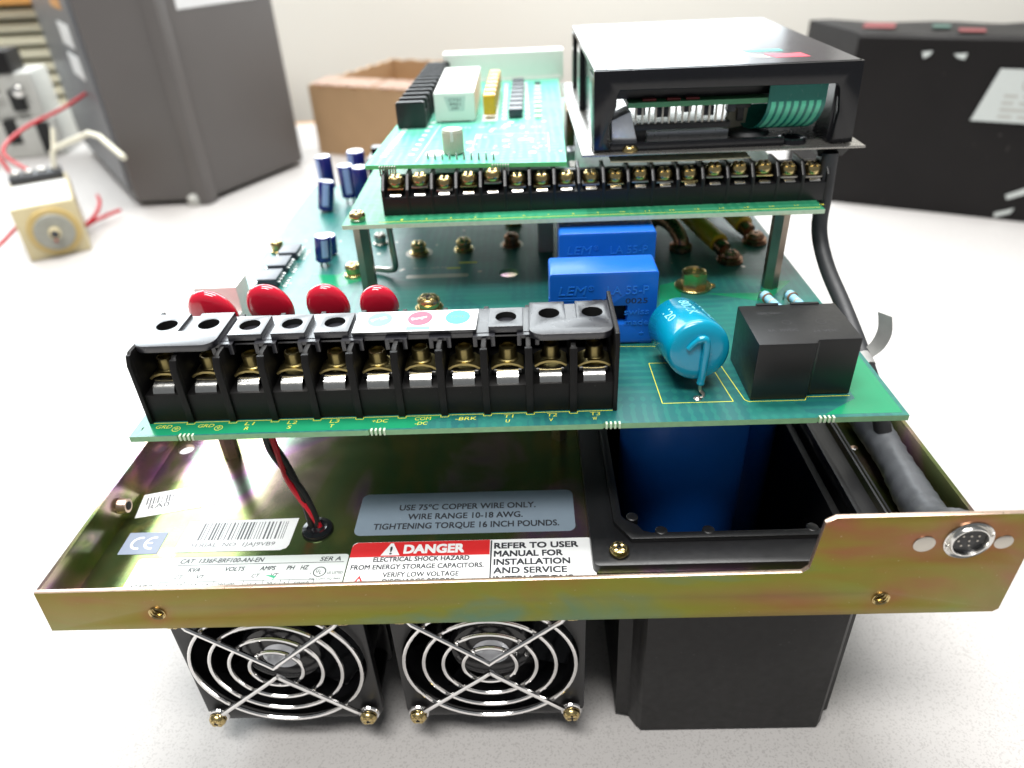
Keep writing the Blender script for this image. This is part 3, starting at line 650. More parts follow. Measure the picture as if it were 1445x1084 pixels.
# lighter copper pours showing through the mask
g = G()
g.plate([[(0.5, 3.5), (5.2, 3.52), (8.9, 3.52), (9.8, 4.1), (0.5, 4.1)]], 0.0008, 0.0018, 0, MP); g.plate([[(21.3, 3.6), (23.6, 3.6), (23.6, 7.6), (22.5, 7.6), (22.5, 4.4)]], 0.0008, 0.0018, 0, MP)
g.plate([[(17.2, 8.4), (18.2, 8.2), (18.6, 12.0), (19.4, 13.4), (17.9, 12.8)]], 0.0008, 0.0018, 0, MP)
g.plate([[(19.6, 11.9), (21.7, 11.0), (23.2, 12.8), (22.4, 12.9), (21.6, 11.8)]], 0.0008, 0.0018, 0, MP)
g.plate([[(3.0, 13.6), (4.3, 13.5), (5.4, 14.2), (5.6, 15.5), (4.7, 15.4), (4.2, 14.9), (3.1, 15.0)]], 0.0008, 0.0018, 0, MP)
g.build('copper_area', mat('mask_over_copper', (0.012, 0.25, 0.115), 0.2, 0, 0.1, 1.2), board)
# standoffs between tray and board
for i, (x, y) in enumerate(((0.78, 8.0), (13.6, 8.6), (23.0, 16))):
    g = G(); g.cyl((x, y, ZF), (x, y, ZP-0.19), 0.32, n=6); g.build('tray_standoff', M_ZEDGE, drive)
for x, y in ((4.55, 7.2), (11.3, 7.6)):
    g = G(); g.cyl((x, y, ZP-0.75), (x, y, ZP-0.19), 0.36, n=20, bev=0.05); g.build('pan_screw', M_GOLD, drive)

# ---- power terminal block ---------------------------------------------------------
g = G(); z0 = ZP+0.004; XE = TX0 + 11*TP
g.box(TX0, 4.2, z0, XE, 6.9, 13.02, 0.015)                           # base
g.box(TX0, 6.55, 13.0, XE, 6.9, 14.15, 0.02)                         # rear wall
tb = g.build('power_terminal_block', M_BLACKM, drive, 'long black eleven pole screw terminal block at the board front')
# dividers: thin walls with a rounded upper front corner
def divider(x, zt, yf, w=0.16, wf=0.22, nm='divider'):
    g = G(); My = frame((x, 0, 0), (0, 1, 0), (0, 0, 1))
    pr = [(yf-0.06, z0), (6.88, z0), (6.88, zt), (yf+0.18, zt), (yf+0.02, zt-0.12), (yf-0.06, zt-0.34)]
    g.plate([pr], -w/2, w/2, 0.015, My)
    g.plate([[(yf-0.1, z0), (yf+0.1, z0), (yf+0.1, zt-0.05), (yf+0.02, zt-0.06), (yf-0.1, zt-0.36)]], -wf/2, wf/2, 0.02, My)
    return g.build(nm, M_BLACKM, tb)
for i in range(12):
    x = TX0 + TP*i
    end = i in (0, 11)
    divider(x + (0.05 if i == 0 else -0.05 if i == 11 else 0), 14.5 if i == 0 else 14.74 if i == 11 else 14.28 if i in (1, 10) else 14.34, 4.2, 0.12 if end else 0.15, 0.13 if end else 0.22)
# cover: strip with clips, raised hole tabs, two end caps
ZC = 14.62
g = G()
g.box(TX0+2*TP-0.3, 4.98, 14.27, TX0+9*TP+0.3, 6.55, 14.43, 0.015)
for i in range(2, 10):
    x = TX0 + TP*i; g.box(x-0.33, 4.8, 14.29, x+0.33, 5.2, 14.41, 0.01); g.box(x-0.33, 4.78, 14.05, x-0.2, 5.0, 14.40, 0.015); g.box(x+0.2, 4.78, 14.05, x+0.33, 5.0, 14.40, 0.015)
cover = g.build('terminal_cover', M_TBTOP, tb)
def hole_ring(g, x, y):
    g.lathe([(0.315, 0), (0.31, -0.5), (0.0, -0.52)], (x, y, ZC-0.006), (0, 0, 1), 28, mi=1, cap=False)
for i in (2, 3, 4, 8):
    xc = TX0 + TP*(i+0.5) + (0.02 if i < 5 else 0.0)
    g = G(); g.plate([rrect(xc-0.52, 4.98, xc+0.52, 6.2, 0.02), circ(xc, 5.6, 0.32, 28)], ZC-0.3, ZC, 0.012); hole_ring(g, xc, 5.6)
    g.build('cover_tab', [M_TBTOP, M_HOLE], tb)
g = G(); xa, xb = TX0+TP*5-0.02, TX0+TP*8-0.22
g.box(xa, 5.0, ZC-0.3, xb, 6.2, ZC-0.05, 0.02); g.build('cover_tab', M_TBTOP, tb)
for (xa_, xb_, ha, hb_) in ((TX0+0.08, TX0+2*TP-0.08, 0, 1), (TX0+9*TP+0.03, XE-0.12, 9, 10)):
    h1, h2 = TX0+TP*(ha+0.5), TX0+TP*(hb_+0.5); xm = (h1+h2)/2; r = 0.42
    out = [(xa_+0.02, 6.5), (xa_+0.02, 4.42+r)] + [(xa_+r+r*cos(radians(180+90*k/6)), 4.42+r+r*sin(radians(180+90*k/6))) for k in range(7)] + [(xb_-r+r*cos(radians(270+90*k/6)), 4.42+r+r*sin(radians(270+90*k/6))) for k in range(7)] + [(xb_, 6.5), (xm+0.17, 6.5), (xm+0.17, 5.35), (xm-0.17, 5.35), (xm-0.17, 6.5)]
    g = G(); g.plate([out, circ(h1, 5.75, 0.32, 28), circ(h2, 5.75, 0.32, 28)], ZC-0.22, ZC, 0.012); hole_ring(g, h1, 5.75); hole_ring(g, h2, 5.75)
    g.box(xm-0.17, 5.4, ZC-0.2, xm+0.17, 6.5, ZC-0.1)
    g.build('end_cap', [M_TBTOP, M_HOLE], tb)
# clamps and screws in every pole
for i in range(11):
    xc = TX0 + TP*(i+0.5); zs = 13.36 + random.uniform(-0.02, 0.05); j = random.uniform(-0.02, 0.02)
    g = G(); P = [(xc+j, 4.33, 13.0), (xc+j, 4.36, 13.1), (xc+j, 4.44, 13.2), (xc+j, 4.58, 13.27), (xc+j, 4.8, 13.29), (xc+j, 5.5, 13.28)]
    g.strip(P, 0.66, 0.06, (1, 0, 0)); g.box(xc+j-0.44, 4.75, 13.1, xc+j+0.44, 4.95, 13.26, 0.03)
    g.build('clamp_plate', M_STEEL, tb)
    g = G(); lift = random.uniform(0.0, 0.06)
    g.strip([(xc-0.48, 5.05, 13.3+lift), (xc-0.33, 5.05, 13.4+lift), (xc-0.12, 5.05, 13.46+lift), (xc+0.12, 5.05, 13.46+lift), (xc+0.33, 5.05, 13.4+lift), (xc+0.48, 5.05, 13.3+lift)], 0.72, 0.07, (0, 1, 0)); g.build('square_washer', M_SHADEGOLD, tb)
    g = G(); o = Vector((xc + random.uniform(-0.03, 0.03), 5.1, 13.42+lift))
    g.lathe([(0.33, 0.03), (0.34, 0.07), (0.29, 0.10), (0.27, 0.14), (0.27, 0.42), (0.25, 0.48), (0.2, 0.47), (0.19, 0.4), (0, 0.38)], o, (random.uniform(-0.04, 0.04), -0.04, 1), 20)
    g.build('clamp_screw', M_SHADEGOLD, tb)
# sticker with three printed rounds
MS = Matrix.Translation((0, 0, ZC-0.04))
st = G(); st.plate([[(xa+0.02, 4.93), (xb-0.02, 4.9), (xb+0.02, 6.22), (xa, 6.22)]], 0, 0.012, 0, MS); stk = st.build('sticker', M_WLABEL, tb, 'white sticker with three coloured round marks')
for k, (mt, s_) in enumerate(((M_PALETEAL, 'DC+'), (M_PINKP, 'DC-'), (M_TEALP, 'BRK'))):
    pass
rx = [(xa + (xb-xa)*f_) for f_ in (0.20, 0.53, 0.84)]
g = G(); [g.plate([circ(x, 5.72, 0.40, 28, 0.5), circ(x, 5.72, 0.38, 28, 0.475)], 0.0125, 0.0145, 0, MS) for x in rx]; g.build('round_outline', M_INKG, tb) if False else g.bm.free()
for x, mt, s_, ang in zip(rx, (M_PALETEAL, M_PINKP, M_TEALP), ('PE', 'Danger', 'TIME:'), (25, 18, 0)):
    g = G(); g.plate([circ(x, 5.72, 0.38, 28, 0.46)], 0.0125, 0.0145, 0, MS); g.build('round_mark', mt, tb)
    g = G(); g.text(s_, MS @ Matrix.Translation((x, 5.68, 0)) @ Matrix.Rotation(radians(ang), 4, 'Z'), 0, 0, 0.16, 0.5, 'C', 0.0, z=0.0155); g.build('mark_lettering', M_WLABEL if mt is not M_TEALP else M_INKG, tb)
g = G(); g.plate([rrect(rx[1]-0.36, 4.98, rx[1]+0.36, 5.2)], 0.0125, 0.0145, 0, MS); g.build('printed_bar', M_PALETEAL, tb)

# ---- red disc varistors behind the block ---------------------------------------------------------
for i, (x, zt, rw) in enumerate(((1.64, 14.62, 0.86), (3.66, 14.84, 0.8), (5.66, 14.84, 0.74), (7.42, 14.8, 0.67))):
    g = G(); zc = zt - 0.95
    M = Matrix.Translation((x, 8.2, zc)) @ Matrix.Rotation(radians(-8 + 4*i), 4, 'Z') @ Matrix.Rotation(radians(-14 + 3*i), 4, 'Y') @ Matrix.Rotation(radians(10), 4, 'X') @ Matrix.Diagonal((1, 1, 1.2, 1))
    g.lathe([(0, 0.34), (0.4*rw, 0.33), (0.75*rw, 0.26), (0.93*rw, 0.15), (rw, 0), (0.93*rw, -0.15), (0.75*rw, -0.26), (0.4*rw, -0.33), (0, -0.34)], (0, 0, 0), (0, -1, 0), 36, 0, M)
    for s_ in (-0.35, 0.35): g.cyl((x+s_, 8.2, zc-1.5), (x+s_, 8.2, zc-0.7), 0.06, n=8, mi=1)
    g.build('varistor', [M_RED, M_SATIN], drive, 'glossy red disc varistor behind the terminal block', angle=60)
# white header behind the leftmost varistor
g = G(); g.box(0.45, 9.6, ZP+0.004, 2.0, 10.7, 14.05, 0.04); g.box(0.45, 9.3, ZP+0.004, 2.0, 9.6, 13.1, 0.03)
wh = g.build('white_header', M_WHITE, drive)
for dx in (0.4, 1.1):
    g = G(); g.cyl((0.45+dx, 10.15, 14.045), (0.45+dx, 10.15, 14.06), 0.16, n=16); g.build('wire_entry', M_GREYP, wh)

# ---- blue current transducers ---------------------------------------------------------
def transducer(x0, x1, y, zt, nm_label):
    My = frame((0, y, 0), (1, 0, 0), (0, 0, 1)); g = G()
    wx = x0 + 2.05
    g.plate([rrect(x0, ZP+0.06, x1, zt, 0.12), rrect(wx, 12.85, wx+0.6, 13.55, 0.02)], -1.42, 0, 0.05, My)
    for x in (x0+0.1, x1-0.5): g.box(x, y+0.05, ZP+0.004, x+0.4, y+0.3, ZP+0.1)
    g.box(x0-0.03, y+0.08, 13.3, x0+0.02, y+0.16, 13.9); g.box(x1-0.02, y+0.08, 12.5, x1+0.03, y+0.16, 13.2)
    o = g.build('current_transducer', M_BLUE, drive, nm_label)
    g = G(); g.box(wx+0.005, y+0.4, 12.86, wx+0.595, y+1.0, 13.54); g.build('aperture', M_HOLE, o)
    g = G(); L_ = lambda s_, x, z_, h, w_, b=0.0, sh=0: g.text(s_, My, x, z_, h, w_, 'L', b, sh, z=0.003)
    L_('LEM', x0+0.3, 14.02, 0.34, 0.95, 0.0, 0.2); L_('\u00ae', x0+1.3, 14.17, 0.18, 0.2); L_('LA 55-P', x0+1.95, 14.0, 0.32, 1.4)
    L_('swiss', x0+2.55, 13.22, 0.24, 0.85); L_('made', x0+2.58, 12.82, 0.22, 0.82); L_('+', x0+3.1, 12.4, 0.18, 0.16)
    line(g, [(x0+0.28, 13.92), (x0+1.25, 13.92)], 0.03, My, 0.003); line(g, [(x0+0.28, 13.83), (x0+1.25, 13.83)], 0.03, My, 0.003)
    # the moulded letters stand proud
    me = bmesh.ops.extrude_face_region(g.bm, geom=g.bm.faces[:]); bmesh.ops.translate(g.bm, vec=(0, -0.018, 0), verts=[v for v in me['geom'] if isinstance(v, bmesh.types.BMVert)])
    g.build('moulded_lettering', M_BLUEPRINT, o)
    g = G(); g.text('TP09', My, x0+1.45, 13.65, 0.2, 0.68, 'L', 0.002, z=0.004); g.text('0025', My, x0+2.58, 13.65, 0.2, 0.75, 'L', 0.002, z=0.004); g.build('printed_code', M_INK, o)
    return o
transducer(13.27, 16.93, 8.1, 14.82, 'front blue current transducer with moulded lettering'); transducer(13.75, 17.4, 11.55, 14.85, 'rear blue current transducer behind its twin')

# ---- turquoise film capacitor, standing tilted on its leads --------------------------------------------
ax = Vector((0.09, -0.975, 0.16)).normalized()                        # end face looks at the camera and down
c0 = Vector((17.74, 5.02, 13.5)); r = 0.98; Lc = 2.65
g = G()
g.lathe([(0, -Lc), (0.6*r, -Lc), (0.9*r, -Lc+0.06), (r, -Lc+0.2), (r, -0.22), (0.97*r, -0.1), (0.88*r, -0.02), (0.6*r, 0.02), (0, 0.03)], c0, ax, 40)
u, w, d_ = basis(ax); dn = Vector((0.0, 0, -1)); dn = (dn - ax*dn.dot(ax)).normalized(); sd = ax.cross(dn)
P = smooth_path([c0 + ax*0.04 - dn*0.12 - sd*0.38, c0 + ax*0.09 - dn*0.38 - sd*0.12, c0 + ax*0.11 - dn*0.42 + sd*0.12, c0 + ax*0.11 - dn*0.1 + sd*0.16, c0 + ax*0.08 + dn*0.45 + sd*0.12, c0 + ax*0.02 + dn*0.95 + sd*0.08, c0 - ax*0.0 + dn*1.12 + sd*0.06], 5)
g.tube(P, [0.09]*6 + [0.12]*(len(P)-10) + [0.13, 0.12, 0.1, 0.08], 10)
cap = g.build('film_capacitor', M_TURQ, drive, 'fat turquoise dipped film capacitor on bent wire legs', angle=50)
tip = P[-1]
g = G(); g.tube(smooth_path([tip, tip + Vector((0.02, -0.02, -0.18)), tip + Vector((0.12, -0.06, -0.3)), tip + Vector((0.06, -0.15, -0.42)), Vector((17.74, 4.66, ZP))], 5), 0.055, 8); g.lathe([(0.14, 0), (0.08, 0.05), (0, 0.09)], (17.74, 4.66, ZP), (0, 0, 1), 12)
g.build('lead', M_SATIN, cap)
g = G(); e2 = c0 - ax*Lc; g.tube([e2, e2 + Vector((0, 0.1, -0.6)), Vector((e2.x, e2.y+0.12, ZP))], 0.06, 8); g.build('lead', M_SATIN, cap)
# print wrapped on its upper side: letters bent round the can, read along the axis
def wrap_text(body, h, length, along0, ang0, mt, nm):
    me = text_mesh(body, 0.004); t = bmesh.new(); t.from_mesh(me); bpy.data.meshes.remove(me)
    xs = [v.co.x for v in t.verts]; x0, x1 = min(xs), max(xs)
    for v in t.verts:
        s_ = (v.co.x-x0)/(x1-x0); q = v.co.y/0.72*h; a = ang0 + q/r
        rad = sd*sin(a) - dn*cos(a); v.co = c0 - ax*(along0 + (1-s_)*length) + rad*(r+0.004)
    g = G(); g._add(t); g.build(nm, mt, cap)
wrap_text('120', 0.3, 0.8, 0.95, -0.8, M_TURQP, 'printed_code'); wrap_text('807.K', 0.34, 1.35, 0.75, -0.12, M_TURQP, 'printed_code'); wrap_text('ROE', 0.3, 1.5, 0.6, 0.5, M_TURQP, 'printed_code')

# ---- black relay ---------------------------------------------------------
rl = [(19.3, 4.44), (21.02, 4.44), (21.12, 4.64), (22.41, 4.64), (22.41, 6.95), (19.3, 6.95)]
g = G(); g.hexa([(x, y, ZP+0.004) for x, y in rl], [(x, y, 14.02) for x, y in rl], 0.07)
for (x, s_) in ((19.9, 0.7), (21.0, 0.9)): g.box(x, 6.9, 13.6, x+s_, 7.02, 14.05, 0.02)
rel = g.build('relay', M_BLACK, drive, 'black boxy relay with a stepped front')
MRL = Matrix.Translation((0, 0, 14.022)); g = G()
g.text('OMRON RELAY', MRL, 19.75, 6.3, 0.14, 1.1, 'L', z=0.002) if False else g.text('250 VAC', MRL, 19.75, 6.3, 0.14, 0.8, 'L', z=0.002)
g.text('8A  30VDC', MRL, 19.8, 5.2, 0.14, 0.9, 'L', z=0.002); g.text('24 VDC', MRL, 21.1, 5.1, 0.14, 0.8, 'L', z=0.002)
g.plate([circ(20.5, 5.75, 0.14, 18), circ(20.5, 5.75, 0.125, 18)], 0.001, 0.003, 0, MRL); g.plate([circ(21.55, 5.75, 0.16, 18), circ(21.55, 5.75, 0.145, 18)], 0.001, 0.003, 0, MRL); g.build('faint_lettering', mat('faint_print', (0.05, 0.05, 0.055), 0.5), rel)

# ---- two resistors behind the relay ---------------------------------------------------------
def resistor(p, q, mt_body):
    p, q = Vector(p), Vector(q); d = (q-p).normalized(); L_ = (q-p).length
    g = G(); g.lathe([(0.0, 0), (0.12, 0.01), (0.19, 0.06), (0.2, 0.16), (0.17, 0.26), (0.155, 0.34), (0.155, L_-0.34), (0.17, L_-0.26), (0.2, L_-0.16), (0.19, L_-0.06), (0.12, L_-0.01), (0, L_)], p, d, 18)
    o = g.build('resistor', mt_body, drive, angle=50)
    for f_, c in ((0.13, (0.25, 0.1, 0.03)), (0.3, (0.55, 0.45, 0.3)), (0.45, (0.05, 0.08, 0.2)), (0.6, (0.4, 0.08, 0.03)), (0.85, (0.5, 0.36, 0.1))):
        nm = 'band_%d' % int(f_*100); mt = MATS.get(nm) or mat(nm, c, 0.4)
        rr = 0.207 if f_ < 0.2 or f_ > 0.8 else 0.162; g = G(); g.cyl(p + d*(L_*f_-0.03), p + d*(L_*f_+0.03), rr, n=18); g.build('colour_band', mt, o)
    for e, s_ in ((p, -1), (q, 1)):
        g = G(); g.tube(smooth_path([e, e + d*(0.2*s_), e + d*(0.27*s_) + Vector((0, 0, -0.15)), Vector((e.x + d.x*0.3*s_, e.y + d.y*0.3*s_, ZP))], 4), 0.04, 6); g.build('lead', M_SATIN, o)
resistor((21.5, 10.9, 12.4), (22.0, 8.6, 12.4), M_RES); resistor((22.45, 10.9, 12.4), (22.85, 8.6, 12.4), M_RES)

# ---- small hardware on the main board ---------------------------------------------------------
def hex_bolt(x, y, r, h, wr, mt):
    g = G(); g.cyl((x, y, ZP+0.004), (x, y, ZP+0.12), wr, n=28, bev=0.02); g.cyl((x, y, ZP+0.12), (x, y, ZP+0.12+h), r, n=6)
    g.lathe([(r*0.86, 0), (r*0.86, 0.05), (r*0.7, 0.09), (r*0.62, 0.02), (0, 0.0)], (x, y, ZP+0.12+h), (0, 0, 1), 24)
    g.tube([(x+wr*0.95+0.12*cos(a), y-0.1+0.12*sin(a), ZP+0.08) for a in [k*pi/6 for k in range(12)]], 0.05, 6, True)
    return g.build('hex_bolt', mt, drive)
hex_bolt(19.2, 12.53, 0.52, 0.55, 0.74, M_GOLD)
for x, y, mt, r in ((4.98, 14.84, M_GOLD, 0.36), (7.58, 17.03, M_GOLD, 0.36), (9.63, 17.26, M_GOLD, 0.36), (11.83, 17.66, M_COPPERY, 0.36), (11.9, 20.3, M_GOLD, 0.36), (0.8, 17.8, M_GOLD, 0.3), (8.63, 11.4, M_GOLD, 0.46), (5.6, 18.3, M_SATIN, 0.3)):
    g = G(); g.cyl((x, y, ZP+0.004), (x, y, ZP+0.1), r*1.2, n=24, bev=0.02); g.cyl((x, y, ZP+0.1), (x, y, ZP+0.28), r*0.92, n=18)
    o = g.build('washer_stack', mt, drive); screw('screw', (x, y, ZP+0.28), (0, 0, 1), r, 0.26, o, mt, rot=random.random()*1.5)
# bent wire loop beside the left standoff
g = G(); g.tube(smooth_path([(6.95, 13.9, ZU-0.16), (7.0, 13.9, 13.4), (6.95, 14.2, 12.6), (6.6, 14.6, 12.3), (6.1, 14.9, 12.22), (5.6, 15.0, 12.2)], 6), 0.13, 10); g.build('jumper_wire', M_SATIN, drive)
# upper standoffs
for x, y in ((6.03, 13.05), (22.2, 12.35), (6.1, 27.0), (22.9, 27.0)):
    g = G(); g.cyl((x, y, ZP+0.004), (x, y, ZU-0.165), 0.33, n=6); g.build('hex_standoff', M_POST, drive)
g = G(); g.cyl((6.05, 12.72, ZU+0.002), (6.05, 12.72, ZU+0.1), 0.3, n=20, bev=0.02); o = g.build('washer_stack', M_SATIN, drive); screw('screw', (6.05, 12.72, ZU+0.1), (0, 0, 1), 0.32, 0.26, o, M_GOLD, rot=0.3)
# three SO chips at the left edge
for (x, y) in ((1.5, 14.3), (1.5, 15.75), (1.6, 17.15)):
    g = G(); g.box(x-0.42, y-0.55, ZP+0.06, x+0.42, y+0.55, ZP+0.42, 0.04); ic = g.build('chip', M_DIP, drive)
    for k in range(4):
        for s_ in (-1, 1):
            g = G(); yy = y-0.42+0.28*k; g.strip([(x+s_*0.4, yy, ZP+0.25), (x+s_*0.52, yy, ZP+0.24), (x+s_*0.6, yy, ZP+0.02), (x+s_*0.75, yy, ZP+0.015)], 0.1, 0.03, (0, 1, 0)); g.build('leg', M_STEEL, ic)
# electrolytic cans
def can(x, y, r, h, tilt=(0, 0), z=ZP+0.1, stripe=1.5):
    d = Vector((tilt[0], tilt[1], 1)).normalized(); g = G(); o0 = Vector((x, y, z)); n_ = 28
    g.lathe([(r*0.9, 0), (r, 0.05), (r, 0.12), (r*0.94, 0.18), (r, 0.24), (r, h-0.08), (r*0.95, h-0.02), (r*0.86, h)], o0, d, n_)
    o = g.build('electrolytic_capacitor', M_NAVY, drive, angle=50)
    g = G(); g.cyl(o0 + d*h, o0 + d*(h+0.012), r*0.86, n=24); g.build('can_lid', M_ALU, o)
    u, w, _ = basis(d); g = G(); P = []
    t = bmesh.new(); ra = []
    for k in range(5):
        a = stripe + (k/4-0.5)*0.8; e = u*cos(a) + w*sin(a); ra.append((t.verts.new(o0 + d*0.26 + e*(r+0.004)), t.verts.new(o0 + d*(h-0.08) + e*(r+0.004))))
    for a, b in zip(ra, ra[1:]): t.faces.new((a[0], b[0], b[1], a[1]))
    g._add(t); g.build('stripe', M_STRIPE, o)
    for s_ in (-0.4, 0.4):
        g = G(); g.cyl((x+s_*r, y, ZP), (x+s_*r, y, z+0.05), 0.05, n=6); g.build('lead', M_SATIN, o)
can(3.45, 15.9, 0.36, 1.15, (0.12, 0), ZP+0.28, 3.6); can(3.4, 17.2, 0.37, 0.85, (0.05, 0), ZP+0.1, 0.3)
can(1.85, 23.2, 0.42, 1.5, (0.18, 0.1), ZP+0.1, 3.3); can(1.55, 25.6, 0.44, 1.75, (-0.02, 0), ZP+0.5, 2.4)
can(2.95, 24.4, 0.42, 1.7, (0.0, 0), ZP+0.35, 3.4); can(3.75, 24.0, 0.42, 1.7, (0.03, 0), ZP+0.35, 0.2); can(3.1, 26.6, 0.5, 2.0, (0, 0), ZP+0.2, 2.6)
g = G(); g.box(3.9, 25.6, ZP+0.004, 5.6, 27.3, 14.0, 0.06); g.box(4.0, 26.6, 14.0, 5.5, 27.3, 14.35, 0.05); g.build('black_header', M_GLOSS, drive)
# pale header next to the rear transducer
g = G(); g.box(13.05, 16.6, ZP+0.004, 13.75, 17.6, 14.6, 0.04); g.build('pale_header', M_GREYP, drive)
# yellow sleeved leads with crimp lugs
def sleeve(P0, P1, P2):
    g = G(); g.tube(smooth_path([P0, P1, P2], 6), 0.42, 14); return g.build('yellow_sleeve', M_YSLEEVE, drive)
for (lx, ly, ex, ey) in ((21.25, 14.9, 19.4, 20.5), (22.85, 16.9, 21.3, 22.5)):
    z = ZP
    s_ = sleeve((lx-0.35, ly+0.75, z+0.55), ((lx+ex)/2-0.05, (ly+ey)/2, z+0.8), (ex, ey, z+1.2))
    g = G(); g.cyl((lx, ly, z+0.004), (lx, ly, z+0.1), 0.55, n=26, bev=0.02); g.cyl((lx, ly, z+0.1), (lx, ly, z+0.17), 0.46, n=24, bev=0.02); g.cyl((lx, ly, z+0.17), (lx, ly, z+0.24), 0.52, n=24, bev=0.02)
    g.box(-0.3, 0, 0, 0.3, 0.75, 0.1, 0.03, 0, Matrix.Translation((lx, ly, z+0.2)) @ Matrix.Rotation(0.3, 4, 'Z')); g.cyl((lx-0.15, ly+0.5, z+0.32), (lx-0.4, ly+0.95, z+0.5), 0.34, n=16)
    lug = g.build('crimp_lug', M_COPPERY, drive); screw('screw', (lx, ly, z+0.24), (0, 0, 1), 0.4, 0.24, lug, M_COPPERY)
g = G(); g.tube(smooth_path([(18.4, 19.2, ZP+0.2), (18.7, 18.0, 12.9), (19.1, 17.2, 12.9), (19.4, 16.6, 12.5), (19.5, 16.4, ZP+0.1)], 6), 0.34, 12); g.cyl((19.4, 16.3, ZP+0.004), (19.4, 16.3, ZP+0.3), 0.5, n=20, bev=0.04)
g.build('copper_strap', M_COPPERY, drive)

# ---- control board (upper) ---------------------------------------------------------
g = G(); g.plate([[(5.53, 12.2), (23.7, 12.1), (23.8, 33.2), (5.5, 33.2)]], ZU-0.165, ZU, 0, mi=0, edge=1)
cb = g.build('control_board', [M_UP, M_UPE], drive, 'middle pale green control circuit board on standoffs')
MU = Matrix.Translation((0, 0, ZU)); g = G()
for k in range(18):
    x = 7.3 + 0.94*(k+0.5); g.text(str(k+1), MU, x, 12.55, 0.13, 0.09*len(str(k+1)), 'C', z=0.003)
line(g, [(6.9, 12.42), (23.6, 12.34)], 0.03, MU); g.build('silkscreen', M_SILK, cb)
# 18 pole screw strip
X0, PT = 7.08, 0.9405
g = G(); g.box(X0, 13.1, ZU+0.004, X0+18*PT, 14.5, 15.95, 0.02); g.box(X0, 14.2, 15.9, X0+18*PT, 14.5, 16.45, 0.02)
ts = g.build('control_terminal_strip', M_BLACK, drive, 'black eighteen pole strip with a row of gold screws')
for k in range(19):
    x = X0 + PT*k; My = frame((x, 0, 0), (0, 1, 0), (0, 0, 1))
    g = G(); g.plate([[(13.08, ZU+0.01), (14.5, ZU+0.01), (14.5, 16.7), (13.55, 16.72), (13.1, 16.25)]], -0.06, 0.06, 0.012, My); g.build('divider', M_BLACK, ts)
src = None
for k in range(18):
    x = X0 + PT*(k+0.5); dz = random.choice((0, 0.02, 0.0, 0.05, 0.12)) if k not in (1, 3, 4) else (0.16, 0.12, 0.22)[(1, 3, 4).index(k)]
    g = G(); g.strip([(x, 13.14, 15.97), (x, 13.2, 16.02), (x, 13.32, 16.05), (x, 14.1, 16.05)], 0.4, 0.05, (1, 0, 0)); g.build('contact', M_STEEL, ts)
    g = G(); g.box(x-0.32, 13.3, 16.07+dz, x+0.32, 14.0, 16.14+dz, 0.02); g.build('wire_clamp', M_SATIN if k % 3 else M_GOLD, ts)
    screw('screw', (x, 13.6, 16.2+dz), (0, -0.08, 1), 0.335, 0.36, ts, M_GOLD, rot=random.uniform(0, 1.6))

# ---- option board (top left) ---------------------------------------------------------
ZS = 16.95
g = G(); g.plate([[(6.32, 14.1), (14.15, 13.55), (14.65, 31.2), (7.3, 31.6)]], ZS-0.16, ZS, 0, mi=0, edge=1)
ob = g.build('option_board', [M_SM, M_SME], drive, 'top small bright green option circuit board')
MSB = Matrix.Translation((0, 0, ZS)); g = G()
rp = random.Random(11)
for k in range(8): g.plate([circ(8.0 + 0.05*k, 15.4 + 0.75*k, 0.13, 12)], 0.001, 0.003, 0, MSB)
for k in range(12): g.plate([rrect(6.75+0.03*k, 15.2+0.42*k, 7.0+0.03*k, 15.4+0.42*k)], 0.001, 0.003, 0, MSB)
for k in range(46):
    x, y = rp.uniform(10.2, 14.0), rp.uniform(15, 20.2)
    g.plate([circ(x, y, rp.choice((0.05, 0.07, 0.11, 0.16)), 10)], 0.001, 0.003, 0, MSB)
g.plate([circ(8.95, 15.45, 0.4, 24)], 0.001, 0.003, 0, MSB)
line(g, [(8.3, 14.4), (8.75, 20.2)], 0.03, MSB); line(g, [(10.4, 15.1), (10.5, 18.2)], 0.04, MSB); line(g, [(10.5, 18.2), (13.6, 18.0), (13.55, 15.0)], 0.03, MSB)
for k in range(6): g.text(rp.choice(('R12', 'C7', 'U3', 'J2', 'TP1')), MSB, 8.9+0.8*k, 19.2+rp.uniform(-0.4, 0.4), 0.22, 0.45, 'L', z=0.003)
for k in range(11): g.plate([rrect(11.55, 20.7+0.8*k, 11.75, 21.1+0.8*k)], 0.001, 0.003, 0, MSB); g.plate([rrect(12.65, 20.7+0.8*k, 12.85, 21.1+0.8*k)], 0.001, 0.003, 0, MSB)
g.build('silkscreen', M_SILKW, ob)
for bx in (6.9, 11.3):
    for k in range(7):
        g = G(); a = bx+0.1*k; g.box(a, 13.95-0.07*(a-6.3), ZS-0.4, a+0.035, 14.15-0.07*(a-6.3), ZS-0.02); g.build('tab_stub', M_SATIN, ob)
for k in range(10):
    g = G(); x = 8.75+0.29*k; g.cyl((x, 14.6-0.05*k, ZS), (x, 14.6-0.05*k, ZS+0.3), 0.06, 0.02, 8); g.build('header_pin', M_STEEL, drive)
